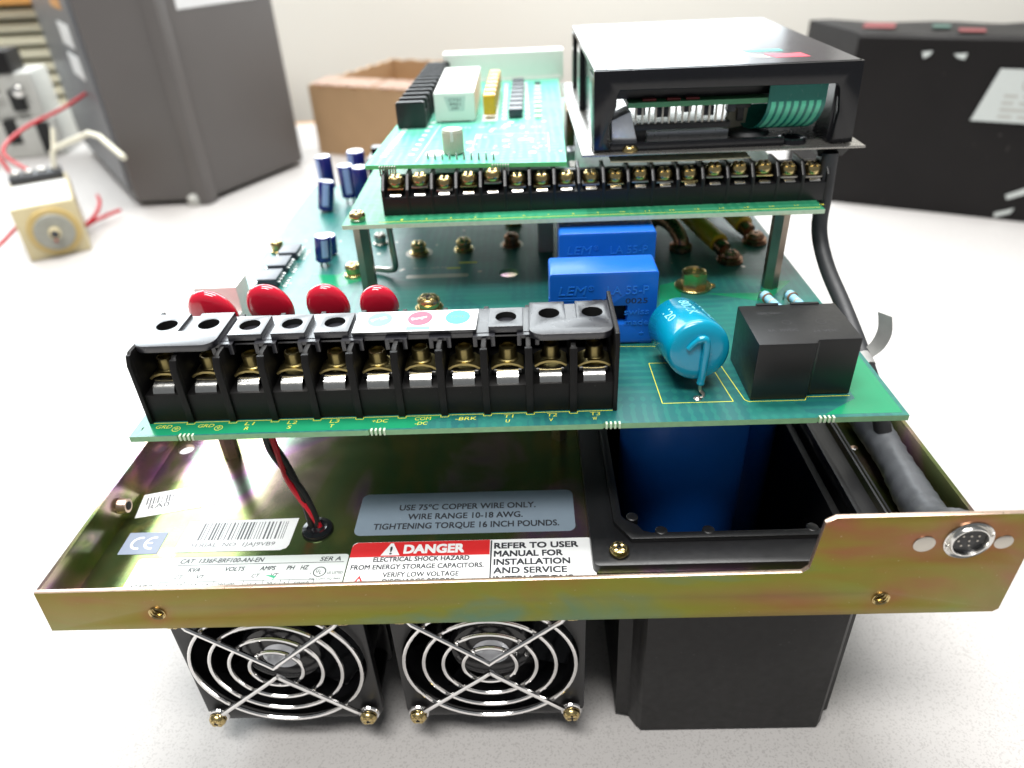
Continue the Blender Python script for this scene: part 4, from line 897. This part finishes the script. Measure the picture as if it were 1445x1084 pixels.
# potentiometer knob with fluted skirt and a split top
kx, ky, kr = 9.72, 15.35, 0.42; n_ = 30; g = G(); prof = []
for k in range(n_*2):
    a = 2*pi*k/(n_*2); rr = kr*(1.0 if k % 2 else 0.93); prof.append((kx+rr*cos(a), ky+rr*sin(a)))
g.plate([prof], ZS+0.05, ZS+0.85, 0.01); g.cyl((kx, ky, ZS+0.84), (kx, ky, ZS+0.95), kr*0.97, kr*0.9, 28); g.cyl((kx, ky, ZS), (kx, ky, ZS+0.06), 0.3, n=16)
knob = g.build('trimmer_knob', M_KNOB, drive, 'small fluted grey trimmer knob'); g = G()
for a in (0.5, 2.2, 4.2): g.box(0, -0.04, 0, 0.38, 0.04, 0.01, 0, 0, Matrix.Translation((kx, ky, ZS+0.952)) @ Matrix.Rotation(a, 4, 'Z'))
g.box(kx-0.05, ky-kr*0.98, ZS+0.55, kx+0.05, ky-0.1, ZS+0.955); g.build('pointer_slot', M_WHITE, knob)
# black terminal row along the left edge
g = G(); g.box(6.85, 19.7, ZS+0.004, 8.15, 30.8, ZS+0.7, 0.03)
lt = g.build('screw_terminal_strip', M_BLACK, drive, 'black screw terminal strip along the left edge of the option board')
for k in range(12):
    y = 19.75 + 0.92*k; Mx = frame((0, y, 0), (1, 0, 0), (0, 0, 1)); dxk = 0.03*k
    g = G(); g.plate([rrect(6.85+dxk, ZS+0.01, 8.15+dxk, ZS+1.15, 0.12)], -0.09 if k else -0.14, 0.09, 0.015, Mx); g.build('divider', M_BLACK, lt)
    if k < 11:
        g = G(); pan_head(g, (7.25+dxk, y+0.46, ZS+0.72), (0, 0, 1), 0.28, 0.22, n=12); g.build('screw', M_SATIN, lt)
        g = G(); g.box(6.86+dxk, y+0.1, ZS+0.7, 8.12+dxk, y+0.82, ZS+0.76); g.build('ledge', M_BLACK, lt) if k % 2 else g.bm.free()
# white relay
g = G(); g.box(8.5, 20.5, ZS+0.06, 10.35, 27.0, ZS+1.3, 0.05)
for x in (8.6, 10.1): g.box(x, 20.55, ZS+0.004, x+0.15, 20.7, ZS+0.1)
wr = g.build('white_relay', M_WHITE, drive, 'white block relay on the option board')
MWR = frame((0, 20.5, 0), (1, 0, 0), (0, 0, 1)); g = G(); g.plate([[(9.15, ZS+0.5), (9.85, ZS+0.5), (9.95, ZS+1.15), (8.95, ZS+1.15)]], 0.002, 0.006, 0, MWR); g.build('printed_patch', M_PALELABEL, wr)
g = G(); [g.text(s_, MWR, 9.45, ZS+z_, 0.13, w_, 'C', 0.01, z=0.009) for s_, z_, w_ in (('CY21', 0.93, 0.55), ('9951', 0.74, 0.5), ('24V', 0.57, 0.34))]; g.build('lettering', M_INKG, wr)
# orange capacitors, chip row, resistor row
for k in range(7):
    y = 20.75 + 0.95*k; g = G(); g.box(10.72+0.02*k, y, ZS+0.2, 11.3+0.02*k, y+0.62, ZS+1.1, 0.13, seg=3); g.build('orange_capacitor', M_ORANGE, drive)
g = G(); g.plate([rrect(10.65, 20.45, 11.35, 27.3)], 0.001, 0.02, 0, MSB); g.build('capacitor_outline', M_SILKW, ob)
for k in range(8):
    y = 20.8 + 0.98*k; g = G(); g.box(11.88+0.02*k, y, ZS+0.05, 12.52+0.02*k, y+0.72, ZS+0.42, 0.04); g.build('chip', M_DIP, drive)
for k in range(9):
    y = 20.6 + 0.98*k; g = G(); g.box(13.08+0.02*k, y, ZS+0.004, 13.4+0.02*k, y+0.3, ZS+0.12, 0.02); g.build('chip_resistor', M_WHITE if k < 8 else M_DIP, drive)
# long white connector at the back
g = G(); g.box(8.1, 30.0, ZS+0.004, 14.9, 31.2, ZS+1.5, 0.06); g.box(8.9, 29.9, ZS-0.1, 14.8, 30.02, ZS+0.12); g.build('white_connector', M_WHITE, drive, 'long white connector at the rear of the option board')
# parts of the control board seen in the gap beside the module
for (x, y, sx, sy, h, mt) in ((14.45, 15.0, 0.3, 1.0, 0.3, M_GREYP), (14.5, 17.0, 0.35, 0.9, 0.5, M_GREYP), (14.5, 19.0, 0.35, 0.9, 0.6, M_SILVER), (14.6, 21.5, 0.4, 2.0, 1.8, M_COPPERY)):
    g = G(); g.box(x, y, ZU+0.004, x+sx, y+sy, ZU+h, 0.05); g.build('board_component', mt, drive)

# ---- display module ---------------------------------------------------------
yF, yB = 13.6, 26.1; zt, zb = 20.1, 17.26
g = G(); MY = frame((0, yF, 0), (1, 0, 0), (0, 0, 1))
fr = [(15.17, zb), (15.8, zb), (15.68, 17.75), (15.72, 18.15), (15.86, 18.5), (15.98, 18.9), (15.98, 19.25), (16.1, 19.42), (23.85, 19.36), (23.98, 19.2), (24.12, 18.4), (24.02, zb), (24.82, zb), (24.66, zt), (15.13, zt)]
g.plate([fr], -0.28, 0.0, 0.03, MY)
g.box(15.15, yF+0.05, zt-0.2, 24.65, yB, zt, 0.03)                    # top shell
g.hexa([(15.36, yF+0.2, zb), (15.5, yF+0.2, zb), (15.5, yB, zb), (15.36, yB, zb)], [(15.3, yF+0.2, zt-0.1), (15.44, yF+0.2, zt-0.1), (15.44, yB, zt-0.1), (15.3, yB, zt-0.1)])
for y0_, y1_ in ((yF+0.28, 15.6), (20.6, 22.3), (25.2, yB)): g.box(15.13, y0_, zb, 15.38, y1_, zt-0.25, 0.03)
g.hexa([(24.62, yF+0.2, zb), (24.78, yF+0.2, zb), (24.72, yB, zb), (24.56, yB, zb)], [(24.5, yF+0.2, zt-0.1), (24.66, yF+0.2, zt-0.1), (24.62, yB, zt-0.1), (24.48, yB, zt-0.1)])
g.hexa([(23.95, yF+0.25, zb), (24.1, yF+0.25, zb), (24.1, 15.4, zb), (23.95, 15.4, zb)], [(23.9, yF+0.25, 19.3), (24.02, yF+0.25, 19.3), (24.02, 14.1, 19.3), (23.9, 14.1, 19.3)])
hood = g.build('display_module', M_GLOSS, drive, 'glossy black display module with an open front, on top of the drive')
g = G(); g.plate([rrect(15.62, yF+0.12, 24.55, yB-0.1, 0.05)], zt+0.002, zt+0.02, 0); g.build('membrane_film', M_DISP, hood)
MD = Matrix.Translation((0, 0, zt+0.022)); g = G(); g.plate([[(21.9, 14.75), (23.15, 14.7), (23.05, 15.6), (22.6, 15.5), (21.7, 15.65)]], 0, 0.004, 0, MD); g.build('red_mark', mat('film_red', (0.62, 0.02, 0.06), 0.35), hood)
g = G(); g.plate([[(21.2, 16.2), (22.6, 16.1), (22.55, 16.6), (21.15, 16.7)]], 0, 0.004, 0, MD); g.build('teal_mark', M_TEALP, hood)
g = G(); g.plate([[(21.2, 14.95), (21.75, 14.75), (21.55, 15.5), (21.1, 15.55)]], 0, 0.004, 0, MD)
for x0_, x1_, y_ in ((17.5, 22.5, 23.5), (18.5, 20.5, 17.0), (17.2, 19.0, 15.3)): line(g, [(x0_, y_), (x1_, y_-0.1)], 0.06, MD)
g.build('film_print', M_GREYP, hood)
# inner board, header pins, bracket, foil
g = G(); g.box(15.6, yF+0.8, 18.95, 21.9, 25.5, 19.88, 0.05); g.build('dark_filler', M_BLACK, hood)  # black block added to darken the space above the inner board
g = G(); g.box(16.45, yF+0.35, 18.72, 22.2, 25.0, 18.9); ib = g.build('inner_board', mat('inner_board_green', (0.10, 0.34, 0.16), 0.4, 0, 0.2, 2), hood)
for x in (17.0, 17.9, 18.6): g = G(); g.box(x, yF+0.5, 18.9, x+0.5, yF+0.9, 18.98, 0.02); g.build('indicator', mat('lamp_red_%d' % int(x*10), (0.25, 0.03, 0.03), 0.3), hood)
for k in range(14):
    g = G(); x = 16.75 + 0.25*k; g.box(x, yF+0.6, 18.05, x+0.07, yF+0.68, 18.74, 0.01); g.build('connector_pin', M_SATIN, hood)
for x, z_, w_ in ((16.9, 18.3, 0.3), (17.6, 18.2, 0.5), (18.6, 18.35, 0.35), (19.4, 18.2, 0.4), (20.3, 18.3, 0.3)):
    g = G(); g.box(x, yF+1.0, z_, x+w_, yF+1.4, z_+0.35, 0.03); g.build('inner_component', M_DIP, hood)
g = G(); g.box(16.75, yF+0.55, 17.85, 20.35, yF+0.95, 18.06, 0.02); g.box(16.75, yF+0.6, 17.3, 17.2, yF+1.0, 17.9, 0.03); g.build('pin_header', M_BLACK, hood)
g = G(); g.box(17.3, yF+0.9, 17.3, 20.4, yF+2.2, 17.7, 0.03); g.build('foil_shield', M_SILVER, hood)
g = G(); g.hexa([(15.9, yF+0.35, 17.45), (16.9, yF+0.35, 17.3), (16.9, yF+1.5, 17.3), (15.9, yF+1.5, 17.45)], [(15.85, yF+0.35, 18.3), (16.55, yF+0.35, 18.6), (16.55, yF+1.5, 18.6), (15.85, yF+1.5, 18.3)], 0.05); g.build('clear_bracket', M_SILVER, hood)
g = G(); g.hexa([(20.4, yF+1.6, 17.3), (21.2, yF+1.6, 17.3), (21.2, yF+2.0, 17.3), (20.4, yF+2.0, 17.3)], [(20.6, yF+1.6, 18.72), (21.3, yF+1.6, 18.72), (21.3, yF+2.0, 18.72), (20.6, yF+2.0, 18.72)], 0.1); g.build('cream_post', M_INSUL, hood)
g = G(); g.box(20.75, yF+1.2, 17.9, 21.0, yF+1.4, 18.6, 0.03); g.box(20.55, yF+1.1, 18.4, 21.2, yF+1.4, 18.6, 0.05); g.build('latch', M_BLACK, hood)
g = G(); g.lathe([(0.8, 0), (0.85, 0.1), (0.75, 0.22), (0.3, 0.3), (0, 0.3)], (21.3, yF+1.5, 17.32), (0, 0, 1), 24); g.build('round_magnet', M_CABLE, hood)
g = G(); g.box(15.8, yF+0.05, 17.22, 22.3, yF+0.3, 17.52, 0.03); g.build('cross_bar', M_GLOSS, hood)
# ribbon: a film that curls forward and down, green conductors along it
def ribbon_path(x, dz=0.0, e=0.0):
    P = []
    for k in range(19):
        t = k/18
        if t < 0.3: P.append(Vector((x, yF+0.32-0.02*t, 19.4 - 2.2*t)))
        else:
            a = (t-0.3)/0.7*pi*0.95; P.append(Vector((x - 0.35*(1-cos(a)), yF+1.15 - (0.85+e)*cos(a), 18.74 - 1.0*sin(a)*1.0 - (0.12*(1-cos(a))))))
    return P
g = G(); g.strip(ribbon_path(22.62), 2.1, 0.03, (1, 0, 0)); rib = g.build('ribbon_cable', M_RIBBON, drive, 'green striped flexible ribbon cable curling in the module front', angle=60)
for k in range(7):
    g = G(); g.strip(ribbon_path(21.78 + 0.275*k, 0, 0.028), 0.165, 0.02, (1, 0, 0)); g.build('conductor', M_RIBBONG, rib, angle=60)
# base plate and insulating sheet
g = G(); g.plate([[(14.72, 13.4), (25.2, 13.25), (25.15, 27.2), (14.6, 27.3)]], 17.14, 17.22, 0.01); bp_ = g.build('module_plate', M_PLATE, drive, 'grey metal plate under the black display module')
screw('screw', (16.55, 13.72, 17.22), (0, 0, 1), 0.32, 0.22, bp_, M_GOLD)
g = G(); g.lathe([(0.3, 0.16), (0.42, 0.2), (0.52, 0.16), (0.55, 0), (0.3, 0.0), (0.3, 0.16)], (22.75, 14.15, 17.22), (0, 0, 1), 28); g.lathe([(0.31, 0.04), (0, 0.04)], (22.75, 14.15, 17.22), (0, 0, 1), 20); g.build('rubber_grommet', M_GLOSS, bp_)
g = G(); t = bmesh.new(); rows = []
for k in range(8):
    s_ = k/12; x = 15.8 + 9.0*s_; z = 16.93 + 0.16*s_ - 0.12*sin(pi*s_)
    rows.append((t.verts.new((x, 13.3, z)), t.verts.new((x, 16.0, z+0.06))))
for a, b in zip(rows, rows[1:]): t.faces.new((a[0], b[0], b[1], a[1]))
bmesh.ops.solidify(t, geom=t.faces[:], thickness=0.07); g._add(t); g.build('insulating_sheet', M_INSUL, drive)
g = G(); g.hexa([(23.7, 13.7, 16.75), (24.6, 13.7, 16.75), (24.6, 14.4, 16.75), (23.7, 14.4, 16.75)], [(23.5, 13.5, 17.13), (24.8, 13.5, 17.13), (24.8, 14.4, 17.13), (23.5, 14.4, 17.13)]); g.build('plate_foot', M_BLACK, drive)

# ---- cable down the right side ---------------------------------------------------------
g = G(); P = smooth_path([(24.1, 13.6, 16.9), (24.12, 13.45, 15.4), (24.1, 13.2, 14.0), (24.25, 12.2, 12.9), (24.45, 10.5, 12.0), (24.5, 8.8, 11.3), (24.6, 7.6, 10.6), (24.9, 7.0, 9.6), (25.15, 6.7, 8.7), (25.2, 6.4, 8.45)], 8)
g.tube(P, 0.3, 14); cable = g.build('black_cable', M_CABLE, drive, 'black round cable running down the right side of the boards')
g = G(); P = smooth_path([(25.2, 9.5, 8.4), (25.2, 7.5, 8.4), (25.12, 6.0, 8.45), (25.0, 4.6, 8.5), (24.85, 3.2, 8.6), (24.6, 1.9, 9.1), (24.3, 0.9, 9.9), (24.2, 0.3, 10.32)], 10); nP = len(P)
g.tube(P, [0.58 + 0.03*sin(i*0.21) + 0.012*sin(i*1.3+1) for i in range(nP)], 22)
for v in g.bm.verts: v.co += Vector((random.uniform(-1, 1), random.uniform(-1, 1), random.uniform(-1, 1)))*0.02
g.build('cable_sleeve', M_HOSE, drive, 'crumpled grey sleeve round the cable inside the tray', angle=60)
g = G(); g.tube([(24.42, 8.35, 11.1), (24.5, 7.9, 10.9)], 0.34, 16); g.build('tape_band', M_TAPE, cable)
g = G(); g.strip(smooth_path([(24.6, 8.3, 11.2), (24.85, 8.2, 11.6), (24.95, 8.15, 12.2), (24.88, 8.3, 12.8)], 4), 0.5, 0.04, (0.6, -0.8, 0)); g.build('tape_tail', M_TAPE, cable)
# dark guide rails in the right side of the tray
g = G(); g.box(24.05, 1.6, ZF+0.005, 24.12, 20, ZF+0.35); g.box(24.35, 3.2, ZF+0.005, 24.42, 20, ZF+0.12); g.build('guide_rail', M_CABLE, drive)

# ================================================================== BACKGROUND THINGS
# charcoal enclosure, left rear
bx = thing('charcoal_enclosure', 'tall charcoal plastic enclosure standing behind the drive at the left', 'enclosure', (-24, 70, 0))
H = 23; ft = [(-29.3, 61.2), (-21.9, 61.45), (-14.8, 75.0), (-26, 96), (-46.5, 84.6)]
def lean(p, z): return (p[0]-0.0*z, p[1]+0.0*z, z)
g = G(); g.hexa([(x, y, 0.5) for x, y in ft], [lean((x, y), H) for x, y in ft], 0.5); g.build('shell', M_GREYBOX, bx)
g = G(); g.hexa([(-22.8, 61.1, 0.0), (-21.5, 61.1, 0), (-21.0, 62.4, 0), (-22.4, 62.4, 0)], [(-22.8, 61.1, H), (-21.5, 61.1, H), (-21.0, 62.4, H), (-22.4, 62.4, H)], 0.25); g.build('corner_post', M_GREYBOX, bx)
d = Vector((-17.2, 23.4, 0)).normalized(); nrm = Vector((-d.y, d.x, 0)); nrm = nrm if nrm.x < 0 else -nrm
o0 = Vector((-29.3, 61.2, 0)) + nrm*0.05
MB = frame(o0, d, (0, 0, 1)); mz = -1 if (MB.to_3x3() @ Vector((0, 0, 1))).dot(nrm) < 0 else 1
g = G(); g.box(1.2, 1.5, -0.3, 32, H-1, 0.3, 0.2, 0, MB); g.build('bezel_panel', M_GREYBOXLIT, bx)
for z_, mt, nm in ((15.2, M_WLABEL, 'sticker'), (12.2, M_WLABEL, 'sticker'), (18.8, M_WOOD, 'orange_sticker')):
    g = G(); g.box(5.5, z_, -0.36, 12.5, z_+2.2, 0.36, 0.02, 0, MB); g.build(nm, mt, bx)
d2 = Vector((7.1, 13.55, 0)).normalized(); MB2 = frame(Vector((-21.9, 61.45, 0)), d2, (0, 0, 1))
g = G(); g.box(2.6, 18.5, -0.06, 13, 22, 0.06, 0.02, 0, MB2); lab = g.build('paper_label', M_WLABEL, bx)
g = G(); g.lathe([(0.6, 0), (0.7, 0.2), (0.7, 0.9), (0.3, 1.2), (0, 1.2)], (-23.2, 61.4, 0.0), (0, 0, 1), 16); g.build('foot', M_GREYP, bx)

# open cardboard carton
cart = thing('cardboard_carton', 'open brown cardboard carton behind the circuit boards', 'carton', (-5, 84, 0))
MC = Matrix.Translation((-14.0, 80.2, 0)) @ Matrix.Rotation(radians(-25), 4, 'Z'); wd, dp, hh, th = 19, 19, 8.3, 0.4
def wall_piece(x0, y0, x1, y1, hz, nm, wav=0.12):
    """a corrugated board wall: the cut top edge waves a little"""
    t = bmesh.new(); n_ = 22; R_ = []
    for k in range(n_+1):
        s_ = k/n_; zz_ = hz + wav*sin(k*2.1) + 0.05*random.uniform(-1, 1)
        if (x1-x0) > (y1-y0): pts_ = [(x0+(x1-x0)*s_, y, z_) for y, z_ in ((y0, 0), (y1, 0), (y1, zz_), (y0, zz_))]
        else: pts_ = [(x, y0+(y1-y0)*s_, z_) for x, z_ in ((x0, 0), (x1, 0), (x1, zz_), (x0, zz_))]
        R_.append([t.verts.new(p) for p in pts_])
    for a, b in zip(R_, R_[1:]):
        for k in range(4): t.faces.new((a[k], a[(k+1) % 4], b[(k+1) % 4], b[k]))
    t.faces.new(R_[0]); t.faces.new(R_[-1]); bmesh.ops.recalc_face_normals(t, faces=t.faces)
    g = G(); g._add(t, 0, MC); return g.build(nm, M_CARD, cart)
wall_piece(0, 0, wd, th, hh, 'carton_wall'); wall_piece(0, dp-th, wd, dp, hh, 'carton_wall'); wall_piece(0, th+0.02, th, dp-th-0.02, hh, 'carton_wall'); wall_piece(wd-th, th+0.02, wd, dp-th-0.02, hh, 'carton_wall')
g = G(); g.box(th, th, 0.02, wd-th, dp-th, 0.3, 0, 0, MC); g.build('bottom', M_CARD, cart)
for (x0, x1) in ((0.5, 9.4), (9.7, 18.4)):
    t = bmesh.new(); R_ = []
    for k in range(15):
        x = x0 + (x1-x0)*k/14; R_.append([t.verts.new((x, -0.12 + 0.16*sin(k*1.7), hh+0.2)), t.verts.new((x, 3.4+0.2*sin(k*2.3), hh+0.45))])
    for a, b in zip(R_, R_[1:]): t.faces.new((a[0], b[0], b[1], a[1]))
    bmesh.ops.solidify(t, geom=t.faces[:], thickness=0.35); g = G(); g._add(t, 0, MC); g.build('flap', M_CARDE, cart)

# black long carton, right rear
bc = thing('black_carton', 'long black printed carton lying on the table at the right rear', 'carton', (48, 55, 0))
MBK = Matrix.Translation((42.1, 55.4, 0)) @ Matrix.Rotation(radians(-26), 4, 'Z')
g = G(); t = bmesh.new(); nx = 24; L0, D0, H0 = 44, 8.5, 15.0
cols = []
for k in range(nx+1):
    x = L0*k/nx; j = 0.08*sin(k*1.3) + random.uniform(-0.05, 0.05)
    cols.append([t.verts.new(p) for p in ((x, 0, 0), (x, -0.02+j, 3.6), (x, 0.1-j, H0*0.55), (x, 0.05, H0-0.3), (x, 0.3, H0+j*0.6), (x-5.2, D0, H0+j), (x-5.2, D0, 0))])
for a, b in zip(cols, cols[1:]):
    for k in range(7): t.faces.new((a[k], b[k], b[(k+1) % 7], a[(k+1) % 7]))
t.faces.new(cols[0]); t.faces.new(cols[-1][::-1]); bmesh.ops.recalc_face_normals(t, faces=t.faces); g._add(t, 0, MBK); g.build('body', M_DKBOX, bc, angle=25)
MBF = MBK @ frame((0, -0.06, 0), (1, 0, 0), (0, 0, 1)); MBT = MBK @ Matrix.Translation((0, 0, H0+0.14))
g = G(); g.plate([[(10.2, 8.4), (30, 8.4), (30, 12.6), (11.3, 12.6)]], 0.03, 0.08, 0, MBF); lb = g.build('white_label', M_PALELABEL, bc)
g = G(); g.text('Caution', MBF, 13.2, 11.0, 0.85, 3.6, 'L', 0.01, z=0.09)
for k in range(4):
    x = 12.1
    while x < 28: w_ = random.uniform(0.8, 2.6); g.plate([rrect(x, 10.4-0.55*k, x+w_, 10.62-0.55*k)], 0.085, 0.095, 0, MBF); x += w_ + 0.4
g.build('lettering', M_GREYP, lb)
for (x0, x1, y0, y1, mt, nm) in ((0.0, 2.6, 2.5, 6.0, M_FADER, 'red_print'), (7.6, 9.6, 1.2, 3.2, M_FADER, 'red_print'), (5.6, 7.0, 3.4, 5.4, M_FADET, 'green_print'), (14.5, 40, 1.4, 5.5, mat('orange_print', (0.32, 0.08, 0.045), 0.45), 'orange_panel')):
    g = G(); g.plate([rrect(x0, y0, x1, y1)], 0.0, 0.03, 0, MBT); g.build(nm, mt, bc)
g = G(); g.plate([[(16.0, 0.9), (40, 0.9), (40, 1.4), (16.5, 1.4)]], 0.0, 0.03, 0, MBT)
for pts_ in ([(5.2, 13.7), (6.0, 13.8), (5.8, 13.4), (5.4, 13.2)], [(7.6, 13.6), (8.6, 13.7), (8.5, 13.2), (8.0, 13.3)], [(14.6, 2.3), (16.4, 3.3), (16.2, 2.6), (14.8, 1.9)], [(14.2, 0.6), (15.6, 1.2), (15.4, 0.7), (14.3, 0.2)]): g.plate([pts_], 0.04, 0.07, 0, MBF)
g.build('worn_patch', M_PALELABEL, bc)

# cream timer with dial, wires
tm = thing('timer_module', 'cream square timer module with round dial lying at the left edge', 'timer', (-33, 50, 0))
MT = Matrix.Translation((-33.0, 46.9, 0)) @ Matrix.Rotation(radians(31), 4, 'Z')
g = G(); g.box(0, 0, 0.02, 5.1, 10.5, 4.9, 0.2, 0, MT); g.build('case', M_CREAM, tm)
g = G(); g.box(0.25, 0.3, 4.9, 4.85, 7.6, 4.98, 0.03, 0, MT); g.build('paper_label', M_WLABEL, tm)
MTF = MT @ frame((0, 0, 0), (1, 0, 0), (0, 0, 1))
for r_, z_, mt, nm in ((2.15, 0.28, M_DIALR, 'dial_ring'), (1.65, 0.5, M_DIAL, 'dial'), (0.5, 1.0, M_CREAM, 'dial_knob'), (0.33, 1.25, M_CABLE, 'shaft')):
    g = G(); g.lathe([(r_, 0), (r_, z_-0.08), (r_-0.1, z_), (0, z_)], (2.75, 2.4, 0), (0, 0, 1), 32, 0, MTF); g.build(nm, mt, tm)
g = G(); g.box(2.55, 1.5, 0.5, 2.7, 2.0, 0.56, 0, 0, MTF); g.build('red_pointer', M_LRED, tm)
g = G(); g.box(0.2, 8.0, 4.9, 4.8, 10.3, 5.7, 0.1, 0, MT); g.build('terminal_base', M_CABLE, tm)
for k in range(4): g = G(); g.lathe([(0.45, 0), (0.45, 0.2), (0.3, 0.3), (0, 0.3)], MT @ Vector((0.8+1.15*k, 9.1, 5.7)), (0, 0, 1), 14); g.build('screw', M_SATIN, tm)
g = G(); b0 = MT @ Vector((4.2, 9.0, 5.7)); g.tube([b0, b0 + Vector((0.3, 0.3, 1.6)), b0 + Vector((0.9, 0.3, 2.0)), b0 + Vector((5.6, -1.6, 3.6)), b0 + Vector((7.0, -2.5, 3.5)), b0 + Vector((10.3, -5.4, 2.2))], 0.26, 10); tag(g.build('cream_wire', M_WWIRE), 'bent cream wire sticking out of the timer terminals', 'wire')
g = G(); g.tube([b0 + Vector((0.3, 0.3, 1.2)), b0 + Vector((0.6, 1.2, 3.6))], 0.22, 8); tag(g.build('cream_wire', M_WWIRE), 'short upright cream wire stub at the timer terminals', 'wire')
def redw(pts_, lab_): g = G(); g.tube(smooth_path(pts_, 6), 0.18, 8); tag(g.build('red_wire', M_REDWIRE), lab_, 'wire', 'red wires round the timer')
a0_ = MT @ Vector((2.0, 9.2, 5.9))
redw([a0_, a0_ + Vector((-2.4, 1.0, 1.6)), a0_ + Vector((-1.6, 4.0, 3.0)), a0_ + Vector((0.5, 9.0, 4.0)), a0_ + Vector((1.0, 16, 5.0))], 'red wire rising from the timer to the contactor')
redw([a0_ + Vector((-1.6, -0.4, 0)), a0_ + Vector((-2.6, 0.2, 1.6)), a0_ + Vector((-4.6, 1.6, 2.2))], 'short red wire at the top of the timer terminals')
redw([MT @ Vector((5.2, 4.6, 1.0)), MT @ Vector((6.3, 6.4, 1.3)), MT @ Vector((7.0, 9.4, 1.5)), MT @ Vector((7.0, 12.0, 1.6))], 'red wire lying straight behind the right side of the timer')
redw([MT @ Vector((5.2, 5.0, 0.8)), MT @ Vector((6.6, 6.2, 0.9)), MT @ Vector((8.6, 8.0, 0.8))], 'red wire lying toward the charcoal enclosure')
redw([MT @ Vector((-0.1, 3.5, 2.5)), MT @ Vector((-2.5, 2.0, 1.2)), MT @ Vector((-4.5, 3.0, 0.4))], 'red wire at the far left side of the timer')

# contactor behind, ivory slatted tray and shelf
ct = thing('contactor', 'pale grey contactor with black parts at the far left', 'contactor', (-55, 84, 0))
MK = Matrix.Translation((-60.5, 82, 0)) @ Matrix.Rotation(radians(12), 4, 'Z')
g = G(); g.box(0, 0, 0.05, 11, 8, 5, 0.4, 0, MK); g.box(1, 0.6, 5, 10, 7, 10.5, 0.4, 0, MK); g.build('body', M_GREYP, ct)
g = G(); g.box(2.4, 0.3, 10.5, 8.2, 5, 13.2, 0.4, 0, MK); g.build('coil_cap', M_BLACKM, ct)
for x, z0_, z1_ in ((0.6, 1, 6), (4.8, 2, 5), (8.6, 0.5, 4.5), (3.0, 6.3, 7.6), (6.8, 6.0, 8.6)):
    g = G(); g.box(x, -0.25, z0_, x+1.6, 0.9, z1_, 0.15, 0, MK); g.build('terminal_slot', M_HOLE, ct)
for k in range(3):
    g = G(); g.lathe([(0.7, 0), (0.7, 0.3), (0.4, 0.5), (0, 0.5)], MK @ Vector((2.6+2.8*k, -0.1, 8.4)), MK.to_3x3() @ Vector((0, -1, 0)), 14); g.build('screw', M_STEEL, ct)
iv = thing('slatted_rack', 'ivory rack of thin horizontal slats in the far left corner', 'rack', (-70, 104, 0))
for k in range(13):
    g = G(); g.box(-96, 101, 3.0+1.75*k, -52, 108, 4.1+1.75*k, 0.1); g.build('slat', M_BLIND, iv)
g = G(); g.box(-97, 108, 0, -51, 109.5, 17); g.box(-97, 101, 0.02, -96, 108, 17); g.box(-52, 101.2, 0.02, -51, 108, 17); g.build('back_panel', M_BLIND, iv)
g = G(); g.box(-100, 98, 17.2, -49, 111, 20, 0.3); tag(g.build('wooden_board', M_WOOD), 'orange wooden board resting on the ivory rack', 'board')
g = G(); g.box(48, 110, 33.2, 62, 111.9, 46, 0.2); tag(g.build('picture_frame', M_PLATEH), 'dark bottom edge of a frame hanging on the wall', 'frame')

# print and pads are too fine to pick apart one by one
for o in list(COL.objects):
    if o.name.split('.')[0] in ('lettering', 'silkscreen', 'tinned_pads', 'copper_area', 'barcode', 'moulded_lettering', 'faint_lettering', 'faded_lettering', 'printed_code', 'white_lettering', 'film_print', 'worn_patch', 'mark_lettering', 'ce_mark'):
        o['kind'] = 'stuff'
